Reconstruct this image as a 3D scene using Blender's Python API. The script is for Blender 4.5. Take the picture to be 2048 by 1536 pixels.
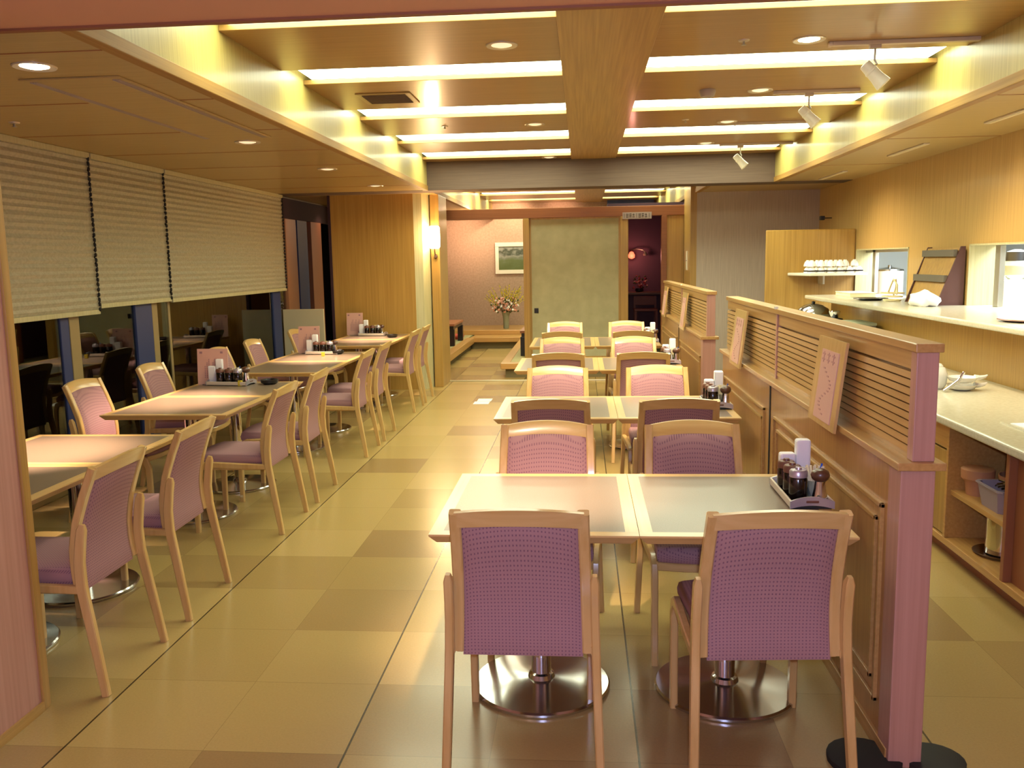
import bpy, bmesh, math, random
from mathutils import Vector, Matrix, Euler
random.seed(7)
D = bpy.data
for o in list(D.objects): D.objects.remove(o)
scn = bpy.context.scene
COL = scn.collection
PI = math.pi

# ------------------------------------------------------------ camera, world, exposure
W_, H_ = 2048, 1536
F_PX, PITCH, YAW, ROLL, CAM_H = 1744.4, .1395, .0817, -.0181, 1.554
fwd = Vector((-math.sin(YAW)*math.cos(PITCH), math.cos(YAW)*math.cos(PITCH), -math.sin(PITCH)))
rgt = Vector((math.cos(YAW), math.sin(YAW), 0)); upv = rgt.cross(fwd)
r2 = math.cos(ROLL)*rgt + math.sin(ROLL)*upv
u2 = -math.sin(ROLL)*rgt + math.cos(ROLL)*upv
cam_d = D.cameras.new('camera'); cam = D.objects.new('camera', cam_d); COL.objects.link(cam)
M = Matrix.Identity(4)
for i in range(3):
    M[i][0] = r2[i]; M[i][1] = u2[i]; M[i][2] = -fwd[i]
M[0][3], M[1][3], M[2][3] = 0, 0, CAM_H
cam.matrix_world = M
cam_d.sensor_fit = 'HORIZONTAL'; cam_d.sensor_width = 36; cam_d.lens = F_PX/W_*36
cam_d.clip_start = .05; cam_d.clip_end = 100
scn.camera = cam
scn.view_settings.view_transform = 'Standard'; scn.view_settings.look = 'None'
scn.view_settings.exposure = 0.85; scn.view_settings.gamma = 1; scn.view_settings.use_curve_mapping = False
wd = D.worlds.new('night'); scn.world = wd; wd.use_nodes = True
wd.node_tree.nodes['Background'].inputs[0].default_value = (.03, .04, .09, 1)
wd.node_tree.nodes['Background'].inputs[1].default_value = .15

S_STRIP = 6.5        # ceiling troughs
def light(name, kind, loc, energy, color=(1, 1, 1), target=None, parent=None, **kw):
    l = D.lights.new(name, kind); l.energy = energy; l.color = color
    for k, v in kw.items(): setattr(l, k, v)
    o = D.objects.new(name, l); COL.objects.link(o)
    o.location = loc
    if target is not None:
        d = Vector(target) - Vector(loc); o.rotation_euler = d.to_track_quat('-Z', 'Y').to_euler()
    return o
WARM = (1, .72, .42); COOL = (.53, .61, 1.0)
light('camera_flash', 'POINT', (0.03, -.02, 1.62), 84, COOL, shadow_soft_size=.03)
light('lobby_fill', 'POINT', (-1.2, -.7, 2.05), 14, (1, .70, .58), shadow_soft_size=.3)  # unseen warm fill, added to brighten the near ceiling
light('kitchen_lamp', 'AREA', (4.2, 7.6, 2.3), 230, (.85, .95, 1.0), target=(4.2, 7.6, 0), shape='RECTANGLE', size=1.2, size_y=4.5)

# ------------------------------------------------------------ materials
def lin(c):
    if isinstance(c, str):
        c = tuple(int(c[i:i+2], 16)/255 for i in (0, 2, 4))
    return tuple((x/12.92 if x <= .04045 else ((x+.055)/1.055)**2.4) for x in c[:3]) + (1,)
MATS = {}
def base(name, col, rough=.5, metal=0, spec=.5, coat=0, emit=None, es=0, trans=0, alpha=1):
    m = D.materials.new(name); m.use_nodes = True
    b = m.node_tree.nodes['Principled BSDF']
    b.inputs['Base Color'].default_value = lin(col)
    b.inputs['Roughness'].default_value = rough; b.inputs['Metallic'].default_value = metal
    b.inputs['Specular IOR Level'].default_value = spec; b.inputs['Coat Weight'].default_value = coat
    b.inputs['Coat Roughness'].default_value = .12
    b.inputs['Transmission Weight'].default_value = trans
    if emit: b.inputs['Emission Color'].default_value = lin(emit); b.inputs['Emission Strength'].default_value = es
    MATS[name] = m; return m
def nz(m, col2, scale=(1, 1, 1), ns=5, detail=4, fac=(.35, .65), bump=0, rough_var=0, coords='Object', dist=.01, kind='noise'):
    """mix the base colour with a second one through a stretched procedural noise, optional bump"""
    nt = m.node_tree; N = nt.nodes; L = nt.links; b = N['Principled BSDF']
    tc = N.new('ShaderNodeTexCoord'); mp = N.new('ShaderNodeMapping'); mp.inputs['Scale'].default_value = scale
    L.new(tc.outputs[coords], mp.inputs[0])
    t = N.new('ShaderNodeTexNoise'); t.inputs['Scale'].default_value = ns; t.inputs['Detail'].default_value = detail
    L.new(mp.outputs[0], t.inputs['Vector'])
    mr = N.new('ShaderNodeMapRange'); mr.inputs[1].default_value, mr.inputs[2].default_value = fac
    L.new(t.outputs['Fac'], mr.inputs[0])
    mx = N.new('ShaderNodeMix'); mx.data_type = 'RGBA'
    mx.inputs[6].default_value = b.inputs['Base Color'].default_value; mx.inputs[7].default_value = lin(col2)
    L.new(mr.outputs[0], mx.inputs[0]); L.new(mx.outputs[2], b.inputs['Base Color'])
    if bump:
        bp = N.new('ShaderNodeBump'); bp.inputs['Strength'].default_value = bump; bp.inputs['Distance'].default_value = dist
        L.new(t.outputs['Fac'], bp.inputs['Height']); L.new(bp.outputs[0], b.inputs['Normal'])
    return m
def wood(name, c1, c2, axis='z', rough=.4, coat=.2, ns=1.0, k=70):
    s = {'x': (1.2, k, k), 'y': (k, 1.2, k), 'z': (k, k, 1.2)}[axis]
    m = base(name, c1, rough, coat=coat)
    return nz(m, c2, s, ns, 3, (.3, .7))
wood('wood_z', 'B8914C', 'A27C3B', 'z'); wood('wood_x', 'B8914C', 'A27C3B', 'x'); wood('wood_y', 'B8914C', 'A27C3B', 'y')
wood('wall_wood', 'BE9448', 'A87E38', 'z', .38, .25)
wood('hatch_wall_lit', 'CAA664', 'B69252', 'z', .38, .25)  # wall wood lightened in colour to stand in for light on the right wall
wood('ceil_wood', 'AE844A', '9E763C', 'x', .35, .3)
wood('soffit_wood', 'BA9E64', 'AE925A', 'x', .4, .2)
wood('beam_wood', 'BC9452', 'A27C40', 'y', .4, .2)
wood('trim_wood', 'A8803F', '946C32', 'y', .6, 0)
wood('coffer_wood', 'BAA662', 'A89452', 'z', .45, .15)
wood('part_z', 'BC8C52', 'AC7E46', 'z', .35, .3); wood('part_y', 'C29658', 'B18648', 'y', .35, .3)
wood('post_wood', 'C0907E', 'B28270', 'z', .42, .2)
wood('chair_wood', 'D4B072', 'C69E5C', 'z', .28, .4, 1, 40)
wood('chair_wood_x', 'D4B072', 'C69E5C', 'x', .28, .4, 1, 40)
wood('edge_wood_x', 'E0B878', 'D2A865', 'x', .28, .4); wood('edge_wood_y', 'E0B878', 'D2A865', 'y', .28, .4)
wood('kamoi', '925832', '824C28', 'x', .45, .2)
wood('oak_y', 'C99A58', 'BA8A48', 'y', .4, .3); wood('oak_x', 'C99A58', 'BA8A48', 'x', .4, .3)
nz(base('plaster_pink', 'B3957F', .85), 'A68872', (1, 1, 1), 30, 4, bump=.1)
nz(base('wallpaper_grey', 'C4B4A6', .8), 'B6A698', (90, 90, 3), 1, 3)
nz(base('bulkhead_grey_shade', '665244', .8), '5E4A3E', (3, 90, 90), 1, 3)  # cross beam colour darkened to stand in for shade
nz(base('shoji_paper', 'B6B08C', .8), 'AAA482', (1, 1, 1), 6, 5, bump=.05)
base('near_ceiling', 'D0987C', .6); base('dark_red_line', '8E5638', .6)
nz(base('pale_wall', 'C6BD92', .6), 'BAB184', (60, 60, 2), 1, 3)
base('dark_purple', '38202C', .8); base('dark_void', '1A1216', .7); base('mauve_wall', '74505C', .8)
base('white_paint', 'D9D2C2', .5); base('alu', 'B8B4A8', .35, .8); base('black', '141010', .35, coat=.3)
base('black_matte', '1B1716', .7); base('frame_beige', '9A8558', .5); base('frame_blue', '2E3A68', .5)
base('copper_post', 'A06A45', .45); base('screen_beige', 'CCBF9C', .7)
nz(base('laminate', '84705E', .32, coat=.1), '7A6654', (1, 1, 1), 240, 3)
base('steel', 'C9C9CC', .16, 1); base('chrome', 'E4E4EA', .07, 1)
nz(base('counter_white', 'CCC6B0', .25, coat=.3), 'C2BCA6', (1, 1, 1), 60, 4)
base('white_china', 'F0EDE4', .2, coat=.4); base('napkin', 'F2F0F0', .9); base('cream_paper', 'F0E2B4', .8)
base('menu_pink', 'D8A99A', .7); base('ink', 'A07A80', .8); base('ink_soft', 'C4938A', .8); base('ink_dark', '241C1C', .8)
base('soy', '120907', .15, coat=.5); base('clear_glass', 'E8F0F0', .03, trans=.9); base('brown_lid', '6E4534', .4)
base('mill_wood', '5A3826', .35, coat=.4); base('tray', 'DCCBB4', .5); base('tray_metal', 'BDB4BC', .3, .6)
base('pale_green', 'A8AE94', .4); base('grey_box', '6E6558', .6); base('grey_tub', 'A0929A', .5)
base('terracotta', 'C08A62', .6); base('brown_cab', '9A603C', .5); base('rack_dark', '5A3834', .5); base('cab_dark', '6B4636', .7)
base('tatami', 'A8A070', .8); base('riser', '6E6340', .8); base('red_cushion', 'C0503E', .85)
base('red_wood', '7A2E1E', .5); base('blue_pick', '2C5FC8', .4)
base('stem_yellow', 'C8B030', .6); base('petal_pink', 'E0A088', .6); base('leaf', '4A4A20', .6); base('petal_red', 'A83838', .6)
base('glass_vase', 'B8BDA0', .1, trans=.5); base('picture_mat', 'E8DDC8', .6)
base('metal_strip', 'C8BFA0', .3, .7); base('plastic_grey', 'A89890', .5); base('vent_dark', '5A4030', .7)
base('track_white', 'C8B49C', .5); base('lamp_white', 'E6E0CC', .4)
base('sconce_glass', 'FFF2D8', .5, emit='FFE6B8', es=14)
base('strip_glow', 'FFFFFF', .5, emit='F4FFDC', es=S_STRIP)
base('bulb', 'FFFFFF', .5, emit='FFE9C8', es=12); base('bulb_dim', 'FFFFFF', .5, emit='FFDDB0', es=.45)
base('red_bulb', 'FF6040', .5, emit='FF6A48', es=1.2)
base('slot_pale', 'D8C8A0', .5); base('fixture_ring', 'D6C8B4', .35, .5)  # slot is a plain pale colour, unlit, without emission
base('kitchen_wall', 'DDE4E2', .5); base('kitchen_blue', '5A6F86', .4); base('kitchen_green', '4F7F6E', .4)
# blind fabric, two mottled beiges, pleated through geometry
m = base('blind', 'BAB296', .75); nz(m, 'ACA488', (1, 1, 1), 40, 3)
# chair fabric: woven dots
def fabric(name, c1, c2, pitch=.0105):
    m = base(name, c1, .9, spec=.2); nt = m.node_tree; N = nt.nodes; L = nt.links; b = N['Principled BSDF']
    tc = N.new('ShaderNodeTexCoord'); sp = N.new('ShaderNodeSeparateXYZ'); L.new(tc.outputs['Object'], sp.inputs[0])
    def sine(sock, ph=0):
        a = N.new('ShaderNodeMath'); a.operation = 'MULTIPLY'; a.inputs[1].default_value = 2*PI/pitch; L.new(sock, a.inputs[0])
        s = N.new('ShaderNodeMath'); s.operation = 'SINE'; L.new(a.outputs[0], s.inputs[0]); return s.outputs[0]
    ad = N.new('ShaderNodeMath'); ad.operation = 'ADD'; L.new(sp.outputs[2], ad.inputs[0]); L.new(sp.outputs[1], ad.inputs[1])
    mu = N.new('ShaderNodeMath'); mu.operation = 'MINIMUM'; L.new(sine(sp.outputs[0]), mu.inputs[0]); L.new(sine(ad.outputs[0]), mu.inputs[1])
    mr = N.new('ShaderNodeMapRange'); mr.inputs[1].default_value = .1; mr.inputs[2].default_value = .8; L.new(mu.outputs[0], mr.inputs[0])
    mx = N.new('ShaderNodeMix'); mx.data_type = 'RGBA'; mx.inputs[6].default_value = lin(c1); mx.inputs[7].default_value = lin(c2)
    L.new(mr.outputs[0], mx.inputs[0]); L.new(mx.outputs[2], b.inputs['Base Color'])
    bp = N.new('ShaderNodeBump'); bp.inputs['Strength'].default_value = .4; bp.inputs['Distance'].default_value = .001; bp.invert = True
    L.new(mr.outputs[0], bp.inputs['Height']); L.new(bp.outputs[0], b.inputs['Normal'])
fabric('fabric', 'A67E7E', '7C5866')
# floor: cork-look tiles
m = base('floor_tiles', '9A7840', .22, coat=.15); nt = m.node_tree; N = nt.nodes; L = nt.links; b = N['Principled BSDF']
T = .4687; X0 = -1.7065; Y0 = 2.5484
tc = N.new('ShaderNodeTexCoord'); sp = N.new('ShaderNodeSeparateXYZ'); L.new(tc.outputs['Object'], sp.inputs[0])
def mt(op, a, bb=None):
    n = N.new('ShaderNodeMath'); n.operation = op
    for i, v in enumerate((a, bb)):
        if v is None: continue
        if isinstance(v, (int, float)): n.inputs[i].default_value = v
        else: L.new(v, n.inputs[i])
    return n.outputs[0]
gx = mt('DIVIDE', mt('SUBTRACT', sp.outputs[0], X0), T); gy = mt('DIVIDE', mt('SUBTRACT', sp.outputs[1], Y0), T)
cb = N.new('ShaderNodeCombineXYZ'); L.new(mt('FLOOR', gx), cb.inputs[0]); L.new(mt('FLOOR', gy), cb.inputs[1])
wn = N.new('ShaderNodeTexWhiteNoise'); wn.noise_dimensions = '3D'; L.new(cb.outputs[0], wn.inputs['Vector'])
ramp = N.new('ShaderNodeValToRGB'); e = ramp.color_ramp.elements
e[0].position = 0; e[0].color = lin('987A4C'); e[1].position = .3; e[1].color = lin('AE9258')
for p, c in ((.7, 'B69A5E'), (1, 'BC9E64')): x = e.new(p); x.color = lin(c)
L.new(wn.outputs['Value'], ramp.inputs[0])
no = N.new('ShaderNodeTexNoise'); no.inputs['Scale'].default_value = 130; no.inputs['Detail'].default_value = 6; no.inputs['Roughness'].default_value = .7
L.new(tc.outputs['Object'], no.inputs['Vector'])
m1 = N.new('ShaderNodeMix'); m1.data_type = 'RGBA'; m1.blend_type = 'MULTIPLY'; m1.inputs[0].default_value = .35
L.new(ramp.outputs[0], m1.inputs[6]); gr = N.new('ShaderNodeValToRGB'); gr.color_ramp.elements[0].position = .2; gr.color_ramp.elements[0].color = (.5, .5, .5, 1); gr.color_ramp.elements[1].position = .75
L.new(no.outputs['Fac'], gr.inputs[0]); L.new(gr.outputs[0], m1.inputs[7])
# long joints every two tiles, dark; cross joints faint
lx = mt('LESS_THAN', mt('ABSOLUTE', mt('SUBTRACT', mt('FRACT', mt('ADD', mt('DIVIDE', gx, 2.0), .5)), .5)), .0038)
ly = mt('LESS_THAN', mt('ABSOLUTE', mt('SUBTRACT', mt('FRACT', mt('ADD', gy, .5)), .5)), .004)
lx2 = mt('LESS_THAN', mt('ABSOLUTE', mt('SUBTRACT', mt('FRACT', mt('ADD', gx, .5)), .5)), .003)
jf = mt('MAXIMUM', mt('MULTIPLY', lx, .9), mt('MULTIPLY', mt('MAXIMUM', ly, lx2), .22))
m2 = N.new('ShaderNodeMix'); m2.data_type = 'RGBA'; L.new(jf, m2.inputs[0]); L.new(m1.outputs[2], m2.inputs[6]); m2.inputs[7].default_value = lin('241808')
L.new(m2.outputs[2], b.inputs['Base Color'])
b.inputs['Roughness'].default_value = .27
# window glass: clear pane that mirrors by angle
m = D.materials.new('window_glass'); m.use_nodes = True; nt = m.node_tree; nt.nodes.clear(); N = nt.nodes
o_ = N.new('ShaderNodeOutputMaterial'); mx = N.new('ShaderNodeMixShader'); tr = N.new('ShaderNodeBsdfTransparent'); gl = N.new('ShaderNodeBsdfGlossy')
tr.inputs[0].default_value = (.75, .8, .8, 1); gl.inputs['Roughness'].default_value = .01; fr = N.new('ShaderNodeFresnel'); fr.inputs[0].default_value = 1.75
nt.links.new(fr.outputs[0], mx.inputs[0]); nt.links.new(tr.outputs[0], mx.inputs[1]); nt.links.new(gl.outputs[0], mx.inputs[2]); nt.links.new(mx.outputs[0], o_.inputs[0])
MATS['window_glass'] = m
# framed landscape: soft procedural hills, sky, foliage
m = base('landscape', '8A9078', .6); nt = m.node_tree; N = nt.nodes; L = nt.links; b = N['Principled BSDF']
tc = N.new('ShaderNodeTexCoord'); sp = N.new('ShaderNodeSeparateXYZ'); L.new(tc.outputs['Generated'], sp.inputs[0])
no = N.new('ShaderNodeTexNoise'); no.inputs['Scale'].default_value = 4; no.inputs['Detail'].default_value = 6; L.new(tc.outputs['Generated'], no.inputs['Vector'])
h = mt('ADD', sp.outputs[2], mt('MULTIPLY', mt('SUBTRACT', no.outputs['Fac'], .5), .9))
rp = N.new('ShaderNodeValToRGB'); e = rp.color_ramp.elements; e[0].position = .1; e[0].color = lin('56602E'); e[1].position = .95; e[1].color = lin('8E8E84')
for p, c in ((.35, '5E683E'), (.5, '6E7260'), (.62, '8C8C80'), (.8, '3A4230')): x = e.new(p); x.color = lin(c)
L.new(h, rp.inputs[0]); L.new(rp.outputs[0], b.inputs['Base Color'])

# ------------------------------------------------------------ mesh helpers
class MB:
    def __init__(s, root=None, off=(0, 0, 0)):
        s.bm = bmesh.new(); s.off = Vector(root.location) if root is not None and off == (0, 0, 0) else Vector(off)
    def quad(s, vs, mi=0):
        f = s.bm.faces.new([s.bm.verts.new(Vector(v)-s.off) for v in vs]); f.material_index = mi; return f
    def box(s, x0, x1, y0, y1, z0, z1, mi=0, rot=None, piv=None):
        c = [Vector((x, y, z)) for x in (x0, x1) for y in (y0, y1) for z in (z0, z1)]
        if rot is not None:
            p = Vector(piv) if piv is not None else Vector(((x0+x1)/2, (y0+y1)/2, (z0+z1)/2))
            R = rot.to_matrix() if hasattr(rot, 'to_matrix') else rot
            c = [R @ (v-p) + p for v in c]
        v = [s.bm.verts.new(q-s.off) for q in c]
        for ix in ((0, 1, 3, 2), (4, 6, 7, 5), (0, 4, 5, 1), (2, 3, 7, 6), (0, 2, 6, 4), (1, 5, 7, 3)):
            f = s.bm.faces.new([v[i] for i in ix]); f.material_index = mi
        return s
    def ring(s, pts): return [s.bm.verts.new(Vector(p)-s.off) for p in pts]
    def skin(s, rings, cap=True, mi=0, closed=True, loop=False):
        R = [s.ring(r) for r in rings]; n = len(R[0])
        prs = list(zip(R, R[1:])) + ([(R[-1], R[0])] if loop else [])
        for a, b in prs:
            for i in range(n if closed else n-1):
                j = (i+1) % n
                f = s.bm.faces.new((a[i], a[j], b[j], b[i])); f.material_index = mi
        if cap and closed and not loop:
            for r in (R[0][::-1], R[-1]):
                f = s.bm.faces.new(r); f.material_index = mi
        return s
    def lathe(s, prof, c=(0, 0, 0), seg=24, mi=0, axis=None):
        rings = []
        Q = Vector((0, 0, 1)).rotation_difference(Vector(axis)) if axis is not None else None
        for r, z in prof:
            rg = []
            for i in range(seg):
                a = 2*PI*i/seg; p = Vector((max(r, .0002)*math.cos(a), max(r, .0002)*math.sin(a), z))
                if Q: p = Q @ p
                rg.append(p+Vector(c))
            rings.append(rg)
        return s.skin(rings, True, mi)
    def sweep(s, pts, w, h, side=(1, 0, 0), mi=0, ws=None, hs=None):
        """rectangular section swept along pts; side = direction of w"""
        pts = [Vector(p) for p in pts]; rings = []
        for i, p in enumerate(pts):
            t = (pts[min(i+1, len(pts)-1)]-pts[max(i-1, 0)]).normalized()
            sd = Vector(side); sd = (sd - t*sd.dot(t)).normalized(); n = t.cross(sd)
            a = (ws[i] if ws else w)/2; b = (hs[i] if hs else h)/2
            c = .3*min(a, b)
            sec = ((-a+c, -b), (a-c, -b), (a, -b+c), (a, b-c), (a-c, b), (-a+c, b), (-a, b-c), (-a, -b+c))
            rings.append([p+sd*u+n*v for u, v in sec])
        return s.skin(rings, True, mi)
    def tube(s, pts, r, seg=8, mi=0):
        pts = [Vector(p) for p in pts]; rings = []; up = Vector((.31, .17, .93))
        for i, p in enumerate(pts):
            t = (pts[min(i+1, len(pts)-1)]-pts[max(i-1, 0)]).normalized()
            u = t.cross(up); u = u.normalized() if u.length > .01 else t.cross(Vector((1, 0, 0))).normalized(); v = t.cross(u)
            rr = r[i] if isinstance(r, (list, tuple)) else r
            rings.append([p+rr*(u*math.cos(2*PI*k/seg)+v*math.sin(2*PI*k/seg)) for k in range(seg)])
        return s.skin(rings, True, mi)
    def prism(s, poly, z0, z1, mi=0, axis='z'):
        f = {'z': lambda u, v, w: (u, v, w), 'x': lambda u, v, w: (w, u, v), 'y': lambda u, v, w: (u, w, v)}[axis]
        return s.skin([[f(u, v, z0) for u, v in poly], [f(u, v, z1) for u, v in poly]], True, mi)
    def build(s, name, mats, parent=None, bevel=0, smooth=None, seg=2):
        bm = s.bm
        bmesh.ops.recalc_face_normals(bm, faces=bm.faces)
        me = D.meshes.new(name); bm.to_mesh(me); bm.free()
        for mm in ([mats] if isinstance(mats, str) else mats): me.materials.append(MATS[mm])
        o = D.objects.new(name, me); COL.objects.link(o); o.location = s.off
        if parent is not None: o.parent = parent; o.location = (0, 0, 0)
        if bevel:
            b = o.modifiers.new('bevel', 'BEVEL'); b.width = bevel; b.segments = seg; b.limit_method = 'ANGLE'; b.angle_limit = .7
        if smooth is not None:
            for p in me.polygons: p.use_smooth = True
            me.set_sharp_from_angle(angle=smooth)
        return o
def tag(o, label=None, cat=None, group=None, kind=None):
    if label: o['label'] = label
    if cat: o['category'] = cat
    if group: o['group'] = group
    if kind: o['kind'] = kind
    return o
def root(name, loc, label, cat, group=None, rz=0):
    o = D.objects.new(name, None); COL.objects.link(o); o.location = loc; o.rotation_euler = (0, 0, rz); o.empty_display_size = .1
    return tag(o, label, cat, group)
def dup(r, loc, rz, label, group=None, cat=None, sc=None):
    c = r.copy(); COL.objects.link(c); c.location = loc; c.rotation_euler = (0, 0, rz); c['label'] = label
    if sc: c.scale = sc
    if group: c['group'] = group
    def rec(src, dst):
        for ch in [q for q in src.children]:
            k = ch.copy(); COL.objects.link(k); k.parent = dst; rec(ch, k)
    rec(r, c)
    return c
def lp(name, mb, mats, parent, **kw):      # part with its own geometry in the root's local frame
    return mb.build(name, mats, parent, **kw)
def struct(name, mb, mats, label=None, **kw):
    o = mb.build(name, mats, None, **kw); o['kind'] = 'structure'
    if label: o['label'] = label
    return o

# ------------------------------------------------------------ shell
ZS, ZP = 2.385, 2.70        # soffit and coffer heights
XL, XR, XW, XK = -1.77, 2.15, -3.6, 3.0
struct('floor', MB().box(-3.75, 6.2, -2.6, 17.9, -.1, 0), 'floor_tiles')
struct('wall_back', MB().box(-3.75, 1.9, 17.6, 17.75, 0, 3.0), 'plaster_pink')
struct('wall_front', MB().box(-3.75, 6.2, -2.75, -2.6, 0, 3.0), 'plaster_pink')
# right wall with two serving hatches, lower part steps in under the shelf
w = MB()
w.box(XK, XK+.19, -2.6, 5.3, 1.0, 2.385); w.box(XK, XK+.19, 7.11, 8.38, 1.0, 2.385); w.box(XK, XK+.19, 9.94, 11.9, 0, 2.385)
w.box(XK, XK+.19, 5.3, 7.11, 1.625, 2.385); w.box(XK, XK+.19, 8.38, 9.94, 1.62, 2.385)
w.box(XK, XK+.19, 5.3, 7.11, 1.0, 1.11); w.box(XK, XK+.19, 8.38, 9.94, 1.0, 1.11)
w.box(XK, XK+.19, -2.6, 9.94, 0, 1.0)
struct('wall_right', w, 'hatch_wall_lit')
struct('wall_right_2', MB().box(2.6, 2.98, -2.6, 9.4, 0, 1.105), 'wall_wood')
struct('wall_right_3', MB().box(1.47, 3.19, 11.5, 11.7, 0, 2.70), 'wallpaper_grey')
struct('wall_right_4', MB().box(1.39, 1.47, 11.5, 12.2, 0, 2.70), 'wood_z')
# near left wall face with pale trim
struct('wall_left', MB().box(-2.06, -1.925, -2.6, 2.77, .0, 2.385), 'post_wood')
struct('trim_1', MB().box(-2.07, -1.915, 2.77, 2.81, 0, 2.385), 'wood_z', bevel=.004)
struct('baseboard_left', MB().box(-1.924, -1.914, -2.6, 2.77, 0, .035), 'wood_y')
struct('wall_left_2', MB().box(-3.75, -2.06, -2.6, 2.5, 0, 2.385), 'post_wood')
# near ceiling, header lip, soffits
struct('ceiling', MB().box(-3.75, 3.2, -2.6, 3.02, ZS, ZS+.6), 'near_ceiling')
struct('trim_2', MB().box(-2.05, 3.0, 3.02, 3.05, ZS-.008, ZS+.38), 'dark_red_line')
c = MB(); c.box(-3.75, XL, 3.05, 17.6, ZS, ZS+.02)
struct('ceiling_left', c, 'soffit_wood')
ys = [3.355, 4.38, 5.40, 6.39, 7.36, 8.4, 9.45]
j = MB()
for y in ys: j.box(-3.6, XL-.06, y-.006, y+.006, ZS-.0015, ZS)
struct('trim_3', j, 'dark_red_line')
struct('ceiling_right', MB().box(XR, 3.2, 3.05, 10.3, ZS, ZS+.02), 'soffit_wood')
j = MB()
for y in (5.0, 6.7, 8.5, 10.2): j.box(XR+.06, 3.0, y-.005, y+.005, ZS-.0015, ZS)
struct('trim_4', j, 'dark_red_line')
# coffer side walls
struct('wall_coffer_left', MB().box(XL-.03, XL, 3.05, 17.6, ZS+.02, 3.1), 'coffer_wood')
struct('wall_coffer_right', MB().box(XR, XR+.03, 3.05, 10.15, ZS+.02, 3.1), 'coffer_wood')
struct('trim_5', MB().box(XL-.05, XL+.012, 3.05, 10.15, ZS-.006, ZS+.05).box(XL-.05, XL+.012, 10.5, 17.6, ZS-.006, ZS+.05), 'trim_wood', bevel=.004)
struct('trim_6', MB().box(XR-.012, XR+.05, 3.05, 10.15, ZS-.006, ZS+.05), 'trim_wood', bevel=.004)
# beams
struct('beam_centre', MB().box(-.113, .392, 3.05, 10.15, ZP-.012, 3.05).box(-.113, .392, 10.5, 17.6, ZP-.012, 3.05), 'beam_wood', bevel=.004)
struct('beam_cross', MB().box(-3.6, 3.0, 10.15, 10.5, ZS-.004, 3.05), 'bulkhead_grey_shade', bevel=.004)
struct('wall_coffer_right_2', MB().box(1.45, 1.48, 10.5, 17.6, ZS+.02, 3.1), 'coffer_wood')
struct('ceiling_right_2', MB().box(1.45, 3.2, 10.4, 17.6, ZS, ZS+.02), 'soffit_wood')
struct('trim_7', MB().box(1.44, 1.50, 10.5, 17.6, ZS-.006, ZS+.05), 'trim_wood', bevel=.004)
# coffer boards between light troughs, two bays left and right of the centre beam
gaps = [(3.93, 4.35), (5.27, 5.68), (6.65, 7.12), (8.02, 8.56), (9.32, 9.88), (11.9, 12.4), (13.3, 13.8), (14.85, 15.45), (16.5, 16.9)]
edges = [3.05] + [v for g in gaps for v in g] + [17.6]
n = 0
for i in range(0, len(edges), 2):
    y0, y1 = edges[i], edges[i+1]
    segs = [(y0, min(y1, 10.15))] if y0 < 10.15 else [(y0, y1)]
    if y0 < 10.15 < y1: segs.append((10.5, y1))
    for a, b_ in segs:
        xr = XR if a < 10.15 else 1.45
        for xa, xb in ((XL, -.113), (.392, xr)):
            n += 1
            struct('ceiling_board_%d' % n, MB().box(xa, xb, a, b_, ZP, ZP+.028), 'ceil_wood', bevel=.003)
struct('ceiling_upper', MB().box(XL, XR, 3.05, 17.6, 3.0, 3.05), 'white_paint')
for k, (a, b_) in enumerate(gaps):
    xr = XR if a < 10.15 else 1.45
    for side, (xa, xb) in (('left', (XL+.05, -.115)), ('right', (.394, xr-.05))):
        t = root('ceiling_light_trough', ((xa+xb)/2, (a+b_)/2, ZP+.03),
                 'glowing ceiling trough %s of the central beam, %s' % (side, ['nearest the camera, partly cut by the header', 'second from the camera', 'third from the camera', 'fourth from the camera', 'fifth, just before the cross beam', 'first beyond the cross beam', 'second beyond the cross beam', 'third beyond the cross beam', 'fourth beyond the cross beam'][k]), 'ceiling light', 'ceiling light troughs')
        t['label'] = t['label'][:200]
        lp('diffuser', MB(t).box(xa, xb, a-.015, b_+.015, ZP+.034, ZP+.042), 'strip_glow', t)
        lp('reflector', MB(t).box(xa, xb, a-.03, b_+.03, ZP+.045, ZP+.09), 'white_paint', t, bevel=.004)

# windows on the left
gm = MB().box(XW-.012, XW-.006, 2.5, 5.86, .06, 2.385).box(XW-.012, XW-.006, 5.98, 9.95, .06, 2.385).box(XW-.012, XW-.006, 10.2, 12.6, .06, 2.385)
struct('window_1', gm, 'window_glass')
fm = MB()
fm.box(XW-.06, XW+.01, 2.5, 12.6, 0, .06); fm.box(XW-.06, XW+.01, 5.86, 5.98, .06, 2.385); fm.box(XW-.05, XW, 7.36, 7.40, .06, 2.385); fm.box(XW-.05, XW+.01, 7.055, 7.15, .06, 2.32)
fm.box(XW-.05, XW, 2.5, 12.6, 2.32, 2.385)
struct('window_frame_1', fm, 'frame_beige', bevel=.004)
fm = MB(); fm.box(XW-.05, XW+.012, 6.78, 7.05, 0, 2.385); fm.box(XW-.05, XW+.012, 9.95, 10.2, 0, 2.385); fm.box(XW-.05, XW+.005, 5.76, 5.86, .06, 2.32)
struct('window_frame_2', fm, 'frame_blue', bevel=.004)
fm = MB(); fm.box(XW-.03, XW+.03, 10.45, 10.85, 0, 2.12); fm.box(XW-.03, XW+.05, 11.4, 11.85, 0, 2.12); 
struct('window_frame_3', fm, 'copper_post', bevel=.005)
struct('window_frame_4', MB().box(XW-.02, XW+.02, 10.93, 11.32, 0.06, 2.12), 'frame_blue')
struct('window_frame_5', MB().box(XW-.03, XW+.04, 10.3, 12.6, 2.12, 2.36), 'dark_purple', bevel=.004)
struct('wall_outside', MB().box(-6.2, -6.1, 0, 14, -.1, 3.2), 'dark_void')
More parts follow.
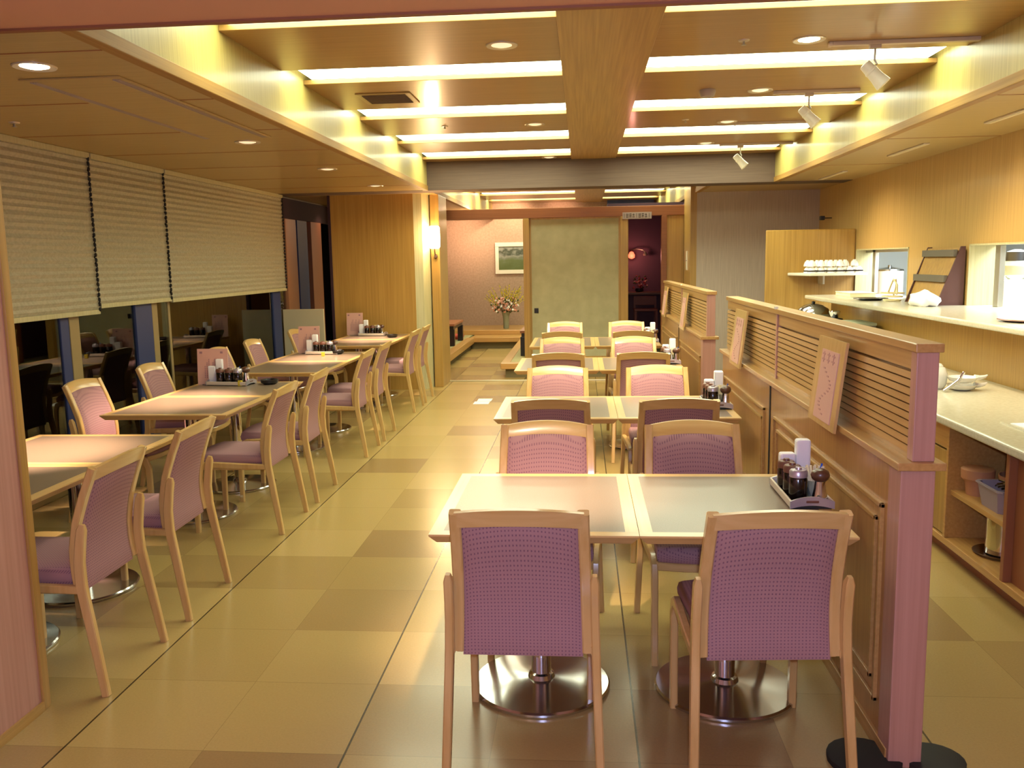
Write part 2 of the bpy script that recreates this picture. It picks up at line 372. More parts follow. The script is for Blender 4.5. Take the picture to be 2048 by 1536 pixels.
struct('floor_outside', MB().box(-6.1, -3.75, 0, 14, -.1, -.02), 'dark_void')
struct('wall_left_3', MB().box(-3.75, -3.05, 12.6, 12.7, 0, 2.385), 'dark_void')
struct('wall_left_4', MB().box(-3.75, -3.6, 12.7, 17.6, 0, 2.385), 'plaster_pink')

def blind(y0, y1, zb, lab):
    t = root('pleated_blind', (XW+.05, (y0+y1)/2, 2.37), lab, 'blind', 'window blinds')
    mb = MB(t); n = int((2.36-zb)/.048); xs = []; x0 = XW+.045
    prof = []
    for i in range(n*2+1):
        z = 2.36-(2.36-zb-.03)*i/(n*2); prof.append((x0+(.011 if i % 2 else -.004), z))
    for a, b_ in zip(prof, prof[1:]):
        mb.quad([(a[0], y0, a[1]), (a[0], y1, a[1]), (b_[0], y1, b_[1]), (b_[0], y0, b_[1])])
    o = lp('pleats', mb, 'blind', t)
    s_ = o.modifiers.new('thickness', 'SOLIDIFY'); s_.thickness = .003
    lp('bottom_bar', MB(t).box(x0-.012, x0+.016, y0, y1, zb, zb+.034), 'pale_wall', t, bevel=.004)
    lp('head_rail', MB(t).box(x0-.02, x0+.025, y0, y1, 2.345, 2.384), 'pale_wall', t, bevel=.003)
    ch = MB(t)
    z = 2.34
    while z > zb+.03:
        ch.lathe([(.002, -.016), (.010, -.008), (.010, .008), (.002, .016)], (x0+.02, y1-.012, z), 6); z -= .036
    lp('bead_chain', ch, 'black_matte', t, smooth=.8)
blind(2.62, 6.185, 1.225, 'beige pleated blind at the left end of the window, nearest the camera')
blind(6.205, 7.325, 1.265, 'beige pleated blind in the middle, narrowest of the three on the window')
blind(7.345, 10.3, 1.255, 'beige pleated blind at the far end of the window beside the dark window post')

# left pillar
struct('wall_pillar', MB().box(-3.05, -2.03, 10.6, 11.4, 0, ZS), 'wall_wood')
struct('wall_pillar_2', MB().prism([(-2.03, 10.6), (-1.93, 10.62), (-1.88, 10.75), (-1.86, 11.4), (-2.03, 11.4)], 0, ZS), 'pale_wall', smooth=.6)
struct('wall_pillar_3', MB().box(-1.86, -1.75, 10.8, 11.42, 0, ZS), 'wood_z', bevel=.006)
struct('trim_8', MB().box(-3.08, -3.05, 10.58, 10.66, 0, ZS), 'dark_purple')
t = root('low_screen', (-3.36, 10.3, 0), 'low plain beige screen panel behind the far window table, left of the wood pillar', 'screen')
lp('panel', MB(t).box(-3.6, -3.1, 10.29, 10.32, .06, 1.03), 'screen_beige', t, bevel=.004)
for x in (-3.5, -3.2): lp('foot', MB(t).box(x-.02, x+.02, 10.26, 10.42, 0, .06), 'alu', t, bevel=.004)
t = root('wall_sconce', (-1.81, 10.8, 1.59), 'lit cylindrical glass wall sconce on the side of the wood pillar', 'wall lamp')
lp('shade', MB(t).lathe([(.05, 1.73), (.066, 1.745), (.07, 1.80), (.07, 1.94), (.066, 1.985), (.05, 2.0)], (-1.80, 10.72, 0), 20), 'sconce_glass', t, smooth=.8)
lp('bracket', MB(t).tube([(-1.80, 10.80, 1.66), (-1.80, 10.74, 1.655), (-1.80, 10.72, 1.69), (-1.80, 10.72, 1.73)], .009).lathe([(.003, 1.60), (.022, 1.615), (.024, 1.64), (.012, 1.66)], (-1.80, 10.78, 0), 12), 'mill_wood', t, smooth=.8)
light('sconce_bulb', 'POINT', (-1.74, 10.6, 1.87), 14, (1, .62, .3), shadow_soft_size=.06)

# ------------------------------------------------------------ far rooms
# floor sill and raised platforms
struct('trim_9', MB().box(-1.75, 1.47, 11.3, 11.36, 0, .012), 'metal_strip', bevel=.003)
struct('platform_left', MB().box(-3.6, -2.02, 11.6, 17.6, 0, .15), 'riser')
struct('platform_left_top', MB().box(-3.6, -2.06, 11.6, 17.6, .15, .195), 'tatami')
struct('platform_left_edge', MB().box(-2.09, -1.95, 11.6, 15.62, .10, .205), 'oak_y', bevel=.008)
struct('platform_back', MB().box(-2.02, 1.4, 15.66, 17.6, 0, .12), 'riser')
struct('platform_back_edge', MB().box(-2.02, -1.02, 15.6, 15.8, .12, .205), 'oak_x', bevel=.008)
struct('platform_back_top', MB().box(-2.02, 1.4, 15.8, 17.6, .12, .195), 'oak_x')
struct('platform_alcove', MB().box(-3.3, -1.02, 16.3, 17.6, .195, .28), 'oak_x', bevel=.006)
struct('platform_right', MB().box(-1.04, 1.39, 11.66, 15.7, 0, .14), 'riser')
struct('platform_right_top', MB().box(-1.0, 1.39, 11.72, 15.7, .14, .195), 'tatami')
struct('platform_right_edge', MB().box(-1.1, 1.39, 11.6, 11.74, .12, .203).box(-1.1, -.98, 11.74, 15.6, .12, .203), 'oak_x', bevel=.008)
# sliding screen wall at Y 12.2
YS = 12.2
struct('trim_10', MB().box(-1.98, 1.47, YS, YS+.12, 2.14, 2.275), 'kamoi', bevel=.005)
struct('trim_11', MB().box(-.81, -.725, YS, YS+.1, .195, 2.14), 'wood_z', bevel=.004)
struct('trim_12', MB().box(.53, .635, YS, YS+.1, .195, 2.14), 'wood_z', bevel=.004)
struct('trim_13', MB().box(1.085, 1.16, YS, YS+.1, .195, 2.14), 'kamoi', bevel=.004)
t = root('sliding_screen', (-.1, YS+.06, .195), 'large plain grey-green sliding paper screen between two wooden posts', 'sliding door')
lp('panel', MB(t).box(-.70, .505, YS+.045, YS+.07, .22, 2.12), 'shoji_paper', t)
f_ = MB(t); f_.box(-.725, -.70, YS+.04, YS+.075, .195, 2.14); f_.box(.505, .53, YS+.04, YS+.075, .195, 2.14); f_.box(-.70, .505, YS+.04, YS+.075, .195, .22); f_.box(-.70, .505, YS+.04, YS+.075, 2.12, 2.14)
lp('frame', f_, 'wood_z', t)
lp('finger_pull', MB(t).box(-.67, -.61, YS+.036, YS+.046, .83, .90), 'black', t, bevel=.004)
t = root('sliding_door_panel', (1.27, YS+.05, .195), 'plain wood sliding door right of the dark doorway', 'sliding door')
lp('panel', MB(t).box(1.16, 1.39, YS+.02, YS+.06, .195, 2.14), 'wall_wood', t, bevel=.003)
t = root('notice_sign', (.75, YS-.01, 2.10), 'small white notice with black characters on the header above the dark doorway', 'sign')
lp('plate', MB(t).box(.557, .95, YS-.012, YS, 2.10, 2.19), 'plastic_grey', t)
g_ = MB(t); x = .585
strokes = ['|', '||', '八', '日', '井', '日', '1', '木', '日', 'Y']
for k in range(9):
    cx = .58+k*.042; h0, h1 = 2.115, 2.175
    if k % 4 == 0: bars = [(0, .004, h0, h1)]
    elif k % 4 == 1: bars = [(-.012, .004, h0, h1), (.010, .004, h0, h1), (-.001, .026, 2.16, 2.166), (-.001, .026, 2.14, 2.146), (-.001, .026, 2.118, 2.124)]
    elif k % 4 == 2: bars = [(-.009, .004, h0, 2.165), (.007, .004, h0, 2.165), (0, .028, 2.166, 2.172), (0, .028, 2.138, 2.144)]
    else: bars = [(0, .004, h0, h1), (0, .028, 2.155, 2.161), (-.01, .004, 2.118, 2.14), (.01, .004, 2.118, 2.14)]
    for bx, bw, z0, z1 in bars: g_.box(cx+bx-bw/2, cx+bx+bw/2, YS-.014, YS-.012, z0, z1)
lp('characters', g_, 'ink_dark', t)
# dark room beyond
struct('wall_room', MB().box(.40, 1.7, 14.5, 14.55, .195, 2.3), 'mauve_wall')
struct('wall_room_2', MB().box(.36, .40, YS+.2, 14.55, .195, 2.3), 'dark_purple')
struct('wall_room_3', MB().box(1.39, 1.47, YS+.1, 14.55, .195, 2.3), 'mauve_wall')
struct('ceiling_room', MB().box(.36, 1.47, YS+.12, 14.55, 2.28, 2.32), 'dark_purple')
struct('wall_back_shade', MB().box(.5, 1.4, 17.4, 17.5, 2.42, 2.72), 'frame_blue')  # dark panel painting the shade on the unlit upper back wall
t = root('display_shelf', (.95, 14.3, 1.0), 'wooden wall shelf seen through the dark doorway, flowers on top', 'shelf')
lp('board', MB(t).box(.42, 1.38, 14.15, 14.5, .99, 1.03), 'kamoi', t, bevel=.004)
for x in (.5, 1.3): lp('bracket', MB(t).box(x-.015, x+.015, 14.2, 14.5, .86, .99), 'kamoi', t)
t = root('red_lamp', (.80, 14.4, 1.62), 'small red lamp glowing on the mauve wall in the dark doorway', 'wall lamp')
lp('shade', MB(t).lathe([(.01, 1.56), (.05, 1.58), (.055, 1.62), (.03, 1.67), (.01, 1.68)], (.80, 14.35, 0), 14), 'red_bulb', t, smooth=1)
lp('arm', MB(t).tube([(.80, 14.5, 1.70), (.88, 14.42, 1.72), (.98, 14.38, 1.70), (1.02, 14.38, 1.67)], .008), 'metal_strip', t)
lp('small_shade', MB(t).lathe([(.03, 1.61), (.035, 1.63), (.012, 1.67)], (1.02, 14.38, 0), 12), 'metal_strip', t)
light('red_lamp_bulb', 'POINT', (.80, 14.15, 1.6), 2.2, (1, .40, .32), shadow_soft_size=.05)
def leafy(mb, c, n, h, spread, r, zb=0, mis=(0,)):
    for i in range(n):
        a = random.uniform(0, 2*PI); rr = random.uniform(0, spread)
        p = Vector(c)+Vector((rr*math.cos(a), rr*math.sin(a)*.6, random.uniform(0, h)))
        s_ = r*random.uniform(.6, 1.3)
        mb.lathe([(.001, -s_), (s_*.8, -s_*.3), (s_*.8, s_*.3), (.001, s_)], p, 5, random.choice(mis), axis=(random.uniform(-1, 1), random.uniform(-1, 1), 1))
t = root('flower_arrangement', (.92, 14.3, 1.03), 'dark red and white flower arrangement on the shelf in the doorway', 'flowers')
lp('bowl', MB(t).lathe([(.04, 1.03), (.07, 1.05), (.06, 1.09)], (.92, 14.3, 0), 14), 'black', t, smooth=1)
mb = MB(t); leafy(mb, (.92, 14.3, 1.08), 55, .22, .14, .02, mis=(0, 1, 2)); lp('blossoms', mb, ['petal_red', 'petal_pink', 'leaf'], t)
t = root('folding_stool', (.98, 13.7, .195), 'red-brown wooden stool in the dark doorway below the shelf', 'stool')
lp('seat', MB(t).box(.80, 1.16, 13.55, 13.85, .76, .79), 'red_wood', t, bevel=.006)
lp('backrest', MB(t).box(.82, 1.14, 13.83, 13.86, .84, .98), 'red_wood', t, bevel=.006)
for x in (.82, 1.14):
    for y in (13.57, 13.84): lp('leg', MB(t).box(x-.016, x+.016, y-.016, y+.016, .195, .76 if y < 13.7 else .98), 'red_wood', t)
# low tables and cushions on the platforms
def low_table(x0, x1, y0, y1, lab):
    t = root('low_table', ((x0+x1)/2, (y0+y1)/2, .195), lab, 'low table', 'black low tables')
    lp('tabletop', MB(t).box(x0, x1, y0, y1, .525, .56), 'brown_cab', t, bevel=.004)
    lp('apron', MB(t).box(x0+.02, x1-.02, y0+.02, y1-.02, .47, .525), 'black', t)
    for x in (x0+.05, x1-.05):
        for y in (y0+.05, y1-.05): lp('leg', MB(t).box(x-.045, x+.045, y-.045, y+.045, .195, .47), 'black', t, bevel=.004)
low_table(-3.0, -2.08, 14.1, 15.2, 'black-legged low table on the raised floor at left, with red cushions')
low_table(-.90, -.1, 12.55, 13.6, 'black-legged low table just left of the sliding screen post, mostly hidden')
def cushion(x, y, lab):
    o = MB(off=(x, y, .195)).box(x-.26, x+.26, y-.26, y+.26, .195, .265).build('floor_cushion', 'red_cushion', bevel=.03, seg=4)
    tag(o, lab, 'cushion', 'red floor cushions')
cushion(-2.42, 13.72, 'red floor cushion in front of the low table on the left platform')
cushion(-2.42, 15.6, 'red floor cushion behind the low table on the left platform')
# flower vase on alcove step
t = root('flower_vase', (-1.46, 16.7, .28), 'tall glass vase of yellow and pink flower sprays on the alcove step', 'flowers')
lp('vase', MB(t).lathe([(.05, .28), (.055, .30), (.06, .5), (.085, .60), (.08, .60), (.05, .5), (.045, .31), (.01, .30)], (-1.46, 16.7, 0), 18), 'glass_vase', t, smooth=1)
st = MB(t); bl = MB(t); pk = MB(t)
for i in range(34):
    a = random.uniform(-.95, .95); b_ = random.uniform(-.35, .35); Ln = random.uniform(.45, .62)
    d = Vector((math.sin(a), b_, math.cos(a)*.95)).normalized(); p0 = Vector((-1.46, 16.7, .55))
    st.tube([p0, p0+d*Ln*.5, p0+d*Ln+Vector((0, 0, .02))], [.004, .003, .002], 5)
    for k in range(7):
        q = p0+d*Ln*(.55+.07*k)+Vector((random.uniform(-.014, .014), 0, random.uniform(-.014, .014)))
        bl.lathe([(.001, -.022), (.011, 0), (.001, .022)], q, 5, axis=d)
leafy(pk, (-1.46, 16.66, .60), 230, .27, .28, .024, mis=(0, 0, 1, 2))
lp('stems', st, 'leaf', t); lp('yellow_sprays', bl, 'stem_yellow', t); lp('pink_blossoms', pk, ['petal_pink', 'white_china', 'leaf'], t)
t = root('framed_picture', (-1.3, 17.58, 1.62), 'landscape picture in a pale frame on the pink far wall', 'picture')
f_ = MB(t); f_.box(-1.73, -.88, 17.56, 17.6, 1.85, 1.93); f_.box(-1.73, -.88, 17.56, 17.6, 1.31, 1.39); f_.box(-1.73, -1.66, 17.56, 17.6, 1.39, 1.85); f_.box(-.95, -.88, 17.56, 17.6, 1.39, 1.85)
lp('frame', f_, 'picture_mat', t, bevel=.006)
lp('picture', MB(t).box(-1.66, -.95, 17.58, 17.6, 1.39, 1.85), 'landscape', t)
t = root('door_jamb_posts', (-3.3, 13, 0), '', 'x'); D.objects.remove(t)
light('alcove_spot_1', 'SPOT', (-2.25, 16.6, 2.36), 60, (1, .66, .42), target=(-2.35, 17.6, 2.02), spot_size=1.6, spot_blend=1, shadow_soft_size=.04)
light('alcove_spot_2', 'SPOT', (-1.3, 16.9, 2.66), 40, (1, .66, .42), target=(-1.45, 17.6, 2.35), spot_size=1.9, spot_blend=1, shadow_soft_size=.04)
light('alcove_spot_3', 'SPOT', (-.45, 16.9, 2.66), 18, (1, .60, .40), target=(-.45, 17.6, 2.4), spot_size=1.6, spot_blend=1, shadow_soft_size=.04)
light('corridor_lamp', 'POINT', (-1.6, 14.0, 2.3), 22, (1, .66, .40), shadow_soft_size=.15)
light('window_corner_lamp', 'SPOT', (-3.35, 11.9, 2.36), 4, (1, .55, .35), target=(-3.6, 11.6, 1.4), spot_size=1.5, spot_blend=1, shadow_soft_size=.04)
# floor note
o = MB(off=(-1.124, 9.67, 0)).box(-1.21, -1.04, 9.45, 9.62, 0, .003).box(-1.19, -1.03, 9.64, 9.82, 0, .003).build('paper_note', 'napkin')
tag(o, 'small white paper notice lying on the aisle floor', 'paper')

# ------------------------------------------------------------ partitions
def partition(y0, y1, bays, lab, boards):
    t = root('partition_screen', (.97, y0, 0), lab, 'partition', 'slatted room partitions')
    xa, xb = .922, 1.02
    b_ = MB(t); b_.box(xa+.008, xb-.008, y0+.1, y1, .0, .935)
    lp('wainscot_panel', b_, 'part_z', t)
    lp('lower_post', MB(t).box(xa, xb, y0, y0+.10, 0, .936), 'post_wood', t, bevel=.003)
    lp('ledge', MB(t).box(.905, 1.042, y0-.022, y1, .934, .957), 'part_y', t, bevel=.003)
    lp('upper_post', MB(t).box(.952, 1.015, y0, y0+.045, .957, 1.277), 'post_wood', t, bevel=.003)
    lp('top_cap', MB(t).box(.945, 1.024, y0-.01, y1, 1.276, 1.302), 'part_y', t, bevel=.003)
    sl = MB(t)
    for ya, yb in bays:
        sl.box(.958, 1.009, ya, yb, 1.222, 1.277); sl.box(.958, 1.009, ya, yb, .957, .972)
        k = 0; z = .974
        while z < 1.218:
            # clapboard slat: thicker at the foot
            sl.skin([[(.954, y, z), (1.013, y, z), (1.009, y, z+.0185), (.958, y, z+.0185)] for y in (ya, yb)]); z += .0245
        sl.box(.979, .988, ya, yb, .957, 1.277, 1)  # core in dark wood colour, painting the shade in the slat gaps
    lp('slat_panel', sl, ['part_y', 'mill_wood'], t)
    for ya, yb in bays[:-1]:
        lp('middle_post', MB(t).box(.950, 1.016, yb, yb+.028, .957, 1.277), 'post_wood', t, bevel=.002)
        lp('joint_strip', MB(t).box(xa+.004, xa+.02, yb, yb+.02, 0, .934), 'black_matte', t)
        tag(lp('nail_clip', MB(t).box(.940, .955, yb, yb+.03, 1.300, 1.312), 'white_china', t), 'white clip')
    for ya, yb in bays:
        mo = MB(t); a, c_ = ya+.10, yb-.10
        for d0, th in ((0, .012), (.055, .010)):
            p0, p1, q0, q1 = a+d0, c_-d0, .14+d0, .79-d0
            for (u0, u1, v0, v1) in ((p0, p1, q1-.014, q1), (p0, p1, q0, q0+.014), (p0, p0+.014, q0, q1), (p1-.014, p1, q0, q1)):
                mo.box(xa+.008-th, xa+.009, u0, u1, v0, v1)
        lp('moulding', mo, 'part_y', t, bevel=.002)
    lp('plinth', MB(t).box(xa-.004, xb+.004, y0+.02, y1, 0, .05), 'part_y', t, bevel=.002)
    return t
p1 = partition(2.56, 5.86, [(2.605, 4.36), (4.388, 5.86)], 'wood partition with slatted top beside the nearest tables, in front of the serving counter', 1)
for y in (2.56,):
    lp('foot_plate', MB(p1).lathe([(.11, 0), (.11, .018), (.10, .022)], (.86, y+.03, 0), 20), 'black_matte', p1, smooth=.6)
    lp('foot_plate', MB(p1).lathe([(.09, 0), (.09, .018), (.08, .022)], (1.07, y+.03, 0), 20), 'black_matte', p1, smooth=.6)
p2 = partition(6.78, 10.35, [(6.825, 8.5), (8.528, 10.35)], 'wood partition with slatted top along the far tables, left of the grey wall', 2)
def menu_board(y, lab, k):
    t = root('menu_board', (.9, y, 1.07), lab, 'menu board', 'wooden menu boards hung on the partitions')
    rot = Euler((0, .115, 0)); P = (.905, y, .93); bt = MB(t)
    w_ = .175
    def bx(mb, x0, x1, a, b_, z0, z1): mb.box(x0, x1, a, b_, z0, z1, rot=rot, piv=P)
    bx(bt, .885, .895, y-w_, y+w_, .925, 1.25)
    lp('board', bt, 'chair_wood', t)
    pp = MB(t); bx(pp, .882, .885, y-w_*.68, y+w_*.55, .945, 1.205); lp('menu_sheet', pp, 'menu_pink', t)
    ik = MB(t)
    for i, zz in enumerate((1.185, 1.165)):
        for q in range(3):
            yy = y-w_*.45+q*.062
            bx(ik, .8805, .882, yy, yy+.035, zz, zz+.006); bx(ik, .8805, .882, yy+.012, yy+.018, zz-.008, zz+.012)
    # a soft brush swirl
    for q in range(14):
        yy = y-.02+.055*math.sin(q*.55); zz = .965+q*.013
        bx(ik, .8805, .882, yy, yy+.022, zz, zz+.006)
    lp('brush_marks', ik, 'ink_soft', t)['kind'] = 'stuff'
    return t
# lean: bottom of the board rests out from the ledge, top against the slats
for k, (y, lab) in enumerate(((3.30, 'nearest wooden menu board with pink sheet, leaning on slats above the front table'), (5.17, 'wooden menu board with pink sheet at the far end of the near partition'),
                              (7.95, 'wooden menu board leaning on the near half of the far partition'), (9.75, 'wooden menu board leaning on the far end of the far partition'))):
    menu_board(y, lab, k)

# ------------------------------------------------------------ chairs
def arcpts(f, a, b_, n): return [f(a+(b_-a)*i/n) for i in range(n+1)]
def back_y(z):     # seat-back profile
    P = [(.37, .085), (.40, .088), (.46, .098), (.55, .098), (.65, .08), (.75, .045), (.86, .0)]
    for (z0, y0), (z1, y1) in zip(P, P[1:]):
        if z <= z1: s_ = (z-z0)/(z1-z0); return y0+(y1-y0)*s_
    return P[-1][1]
def make_chair():
    r = root('dining_chair', (0, 0, 0), 'x', 'chair', 'upholstered wooden dining chairs')
    for s in (-1, 1):
        pts = [(s*.232, 0, 0), (s*.227, .022, .14), (s*.222, .048, .30), (s*.219, .066, .41), (s*.217, .068, .50), (s*.216, .058, .58), (s*.216, .05, .625), (s*.216, .046, .645)]
        lp('back_leg', MB().sweep(pts, .026, .034, ws=[.026]*6+[.026, .014], hs=[.028, .032, .036, .038, .036, .034, .032, .018]), 'chair_wood', r, smooth=.7)
        pts = [(s*.205, .515, 0), (s*.206, .515, .2), (s*.206, .512, .34), (s*.206, .495, .39), (s*.207, .46, .408), (s*.21, .38, .41), (s*.214, .25, .405), (s*.217, .07, .40)]
        lp('front_leg', MB().sweep(pts, .026, .034, ws=[.026]*8, hs=[.028, .032, .036, .038, .036, .034, .032, .03]), 'chair_wood', r, smooth=.7)
        st = []
        for i in range(10):
            z = .39+i*(.845-.39)/9; st.append((s*(.196-.012*(i/9)), back_y(z), z))
        lp('back_stile', MB().sweep(st, .034, .028), 'chair_wood', r, smooth=.7)
    # top rail: arched and curved back
    rings = []
    for i in range(13):
        u = -1+2*i/12; x = u*.186; top = .846+.018*(1-u*u); bot = .795+.014*(1-u*u); bend = -.022*(1-u*u)
        rings.append([(x, back_y(bot)+bend+.013, bot), (x, back_y(top)+bend+.010, top-.004), (x, back_y(top)+bend+.004, top), (x, back_y(top)+bend-.012, top-.002), (x, back_y(bot)+bend-.014, bot)])
    lp('top_rail', MB().skin(rings), 'chair_wood_x', r, smooth=.7)
    # upholstered back: pillow on both faces
    g = MB(); n_, m_ = 14, 14; fr = []; bk = []
    for j in range(m_+1):
        v = j/m_; rf = []; rb = []
        for i in range(n_+1):
            u = -1+2*i/n_; hw = .181-.010*v
            z = .378+v*(.808+.014*(1-u*u)-.378); x = u*hw
            y = back_y(z)-.022*(1-u*u)*v; e = min(1, (1-abs(u))*6)*min(1, v*8, (1-v)*8)
            rf.append((x, y+.006+.018*math.sqrt(e), z)); rb.append((x, y-.004-.010*math.sqrt(e), z))
        fr.append(rf); bk.append(rb)
    rings = [f_+b_[::-1] for f_, b_ in zip(fr, bk)]
    lp('back_upholstery', g.skin(rings), 'fabric', r, smooth=1)
    # seat cushion, trapezoid with bowed front
    g = MB(); rings = []
    def outline(sc, z):
        P = []
        for i in range(9): a = -1+2*i/8; P.append((a*.196*sc, .505+.03*(1-a*a) - (1-sc)*.25, z))
        for i in range(7): a = 1-2*i/6; P.append((a*.188*sc, .10+(1-sc)*.2, z))
        return P
    for sc, z in ((.97, .408), (1.0, .42), (1.01, .44), (.985, .46), (.93, .470), (.6, .476), (.2, .477)): rings.append(outline(sc, z))
    lp('seat_cushion', g.skin(rings), 'fabric', r, smooth=.9)
    # bowed seat frame rail below
    fr_ = [(-.20, .47, .392)]+[(-.19+.38*i/8, .498+.025*(1-(-1+2*i/8)**2), .392) for i in range(9)]+[(.20, .47, .392)]
    f_ = MB(); f_.sweep(fr_, .022, .032, side=(0, 1, 0)); f_.box(-.20, .20, .115, .13, .385, .405); f_.box(-.203, -.185, .10, .49, .378, .408); f_.box(.185, .203, .10, .49, .378, .408)
    lp('seat_frame', f_, 'chair_wood_x', r, smooth=.6)
    return r
proto = make_chair(); first = [True]
def chair(x, y, rz, label, group, sc=None):
    if first[0]:
        first[0] = False; proto.location = (x, y, 0); proto.rotation_euler = (0, 0, rz); proto['label'] = label; proto['group'] = group
        if sc: proto.scale = sc
        return proto
    return dup(proto, (x, y, 0), rz, label, group, sc=sc)
ORD = ['nearest', 'second', 'third', 'farthest']
GR = 'chairs around the tables beside the partition'; GL = 'chairs around the window-side tables'
for k, (yn, xl, xr, yf) in enumerate(((2.40, -.185, .545, 3.74), (4.38, -.165, .485, 5.76), (6.62, -.185, .46, 7.95), (8.62, -.20, .50, 10.02))):
    for x, nm in ((xl, 'aisle-side'), (xr, 'partition-side')):
        rz = {(0, 'partition-side'): .06}.get((k, nm), random.uniform(-.02, .02))
        chair(x, yn, rz, 'purple-backed chair, back to the camera, %s seat at the %s table pair from the camera' % (nm, ORD[k]), GR)
    for x, nm in ((xl+.03 if k == 0 else xl-.0, 'aisle-side'), (xr-.08 if k == 0 else xr, 'partition-side')):
        chair(x, yf, PI+random.uniform(-.02, .02), 'pink chair facing the camera, %s seat behind the %s table pair from the camera' % (nm, ORD[k]), GR)
LT = [('nearest', [3.12, 3.80]), ('second', [5.03, 5.71]), ('third', [7.05, 7.70]), ('farthest', [9.15, 9.80])]
for nm, ysl in LT:
    for i, y in enumerate(ysl):
        chair(-1.755, y, PI/2+random.uniform(-.03, .03), 'pink-backed chair on the aisle side of the %s window tables, %s of its pair' % (nm, 'nearer' if i == 0 else 'farther'), GL)
WCH = [('second', [5.24, 6.12]), ('third', [7.32, 8.12]), ('farthest', [9.35, 10.02])]
for nm, ysl in WCH:
    for i, y in enumerate(ysl):
        if nm == 'farthest' and i == 1: continue
        chair(-3.17, y, -PI/2+random.uniform(-.03, .03), 'pink chair against the dark window at the %s window tables%s' % (nm, '' if nm == 'farthest' else (', nearer of its pair' if i == 0 else ', farther of its pair')), GL)

# ------------------------------------------------------------ tables
def make_table(x0, x1, y0, y1, label, group):
    """laminate top with wooden edge band on a chrome column and disc"""
    cx, cy = (x0+x1)/2, (y0+y1)/2; t = root('dining_table', (cx, cy, 0), label, 'table', group); bw = .042
    g = .001
    x0 += g; x1 -= g; y0 += g; y1 -= g
    lp('laminate_top', MB(t).box(x0+bw, x1-bw, y0+bw, y1-bw, .672, .7), 'laminate', t)
    for nm, a in (('edge_wood_x', (x0, x1, y0, y0+bw)), ('edge_wood_x', (x0, x1, y1-bw, y1)), ('edge_wood_y', (x0, x0+bw, y0+bw, y1-bw)), ('edge_wood_y', (x1-bw, x1, y0+bw, y1-bw))):
        e_ = MB(t); ax0, ax1, ay0, ay1 = a
        e_.skin([[(ax0, ay0, .7), (ax1, ay0, .7), (ax1, ay1, .7), (ax0, ay1, .7)], [(ax0, ay0, .694), (ax1, ay0, .694), (ax1, ay1, .694), (ax0, ay1, .694)],
                 [(max(ax0, x0+.022), max(ay0, y0+.022), .668), (min(ax1, x1-.022), max(ay0, y0+.022), .668), (min(ax1, x1-.022), min(ay1, y1-.022), .668), (max(ax0, x0+.022), min(ay1, y1-.022), .668)]])
        lp('edge_band', e_, nm, t)
    lp('mounting_plate', MB(t).box(cx-.18, cx+.18, cy-.18, cy+.18, .652, .668), 'black_matte', t, bevel=.004)
    lp('column', MB(t).lathe([(.036, .03), (.036, .652)], (cx, cy, 0), 28), 'chrome', t, smooth=.8)
    lp('base_disc', MB(t).lathe([(.248, 0), (.252, .004), (.252, .012), (.246, .018), (.12, .026), (.05, .034), (.045, .05), (.036, .055)], (cx, cy, 0), 64), 'steel', t, smooth=.5)
    return t
RR = [(2.645, 3.45), (4.69, 5.48), (6.80, 7.72), (8.74, 9.78)]
rx = [[(-.493, .174), (.174, .841)], [(-.49, .19), (.19, .85)], [(-.54, .13), (.13, .80)], [(-.535, .13), (.13, .79)]]
for k, (a, b_) in enumerate(RR):
    for (xa, xb), nm in zip(rx[k], ('aisle', 'partition')):
        make_table(xa, xb, a, b_, 'greige-topped table, %s half of the %s pair beside the partition' % (nm, ORD[k]), 'tables beside the partition')
LL = [(2.92, 4.28), (4.85, 6.28), (6.78, 8.42), (9.02, 10.55)]
for k, (a, b_) in enumerate(LL):
    m_ = (a+b_)/2
    for (ya, yb), nm in (((a, m_), 'nearer'), ((m_, b_), 'farther')):
        make_table(-2.84, -2.07, ya, yb, 'greige-topped window-side table, %s half of the %s pair' % (nm, ['nearest', 'second', 'third', 'farthest'][k]), 'window-side tables')

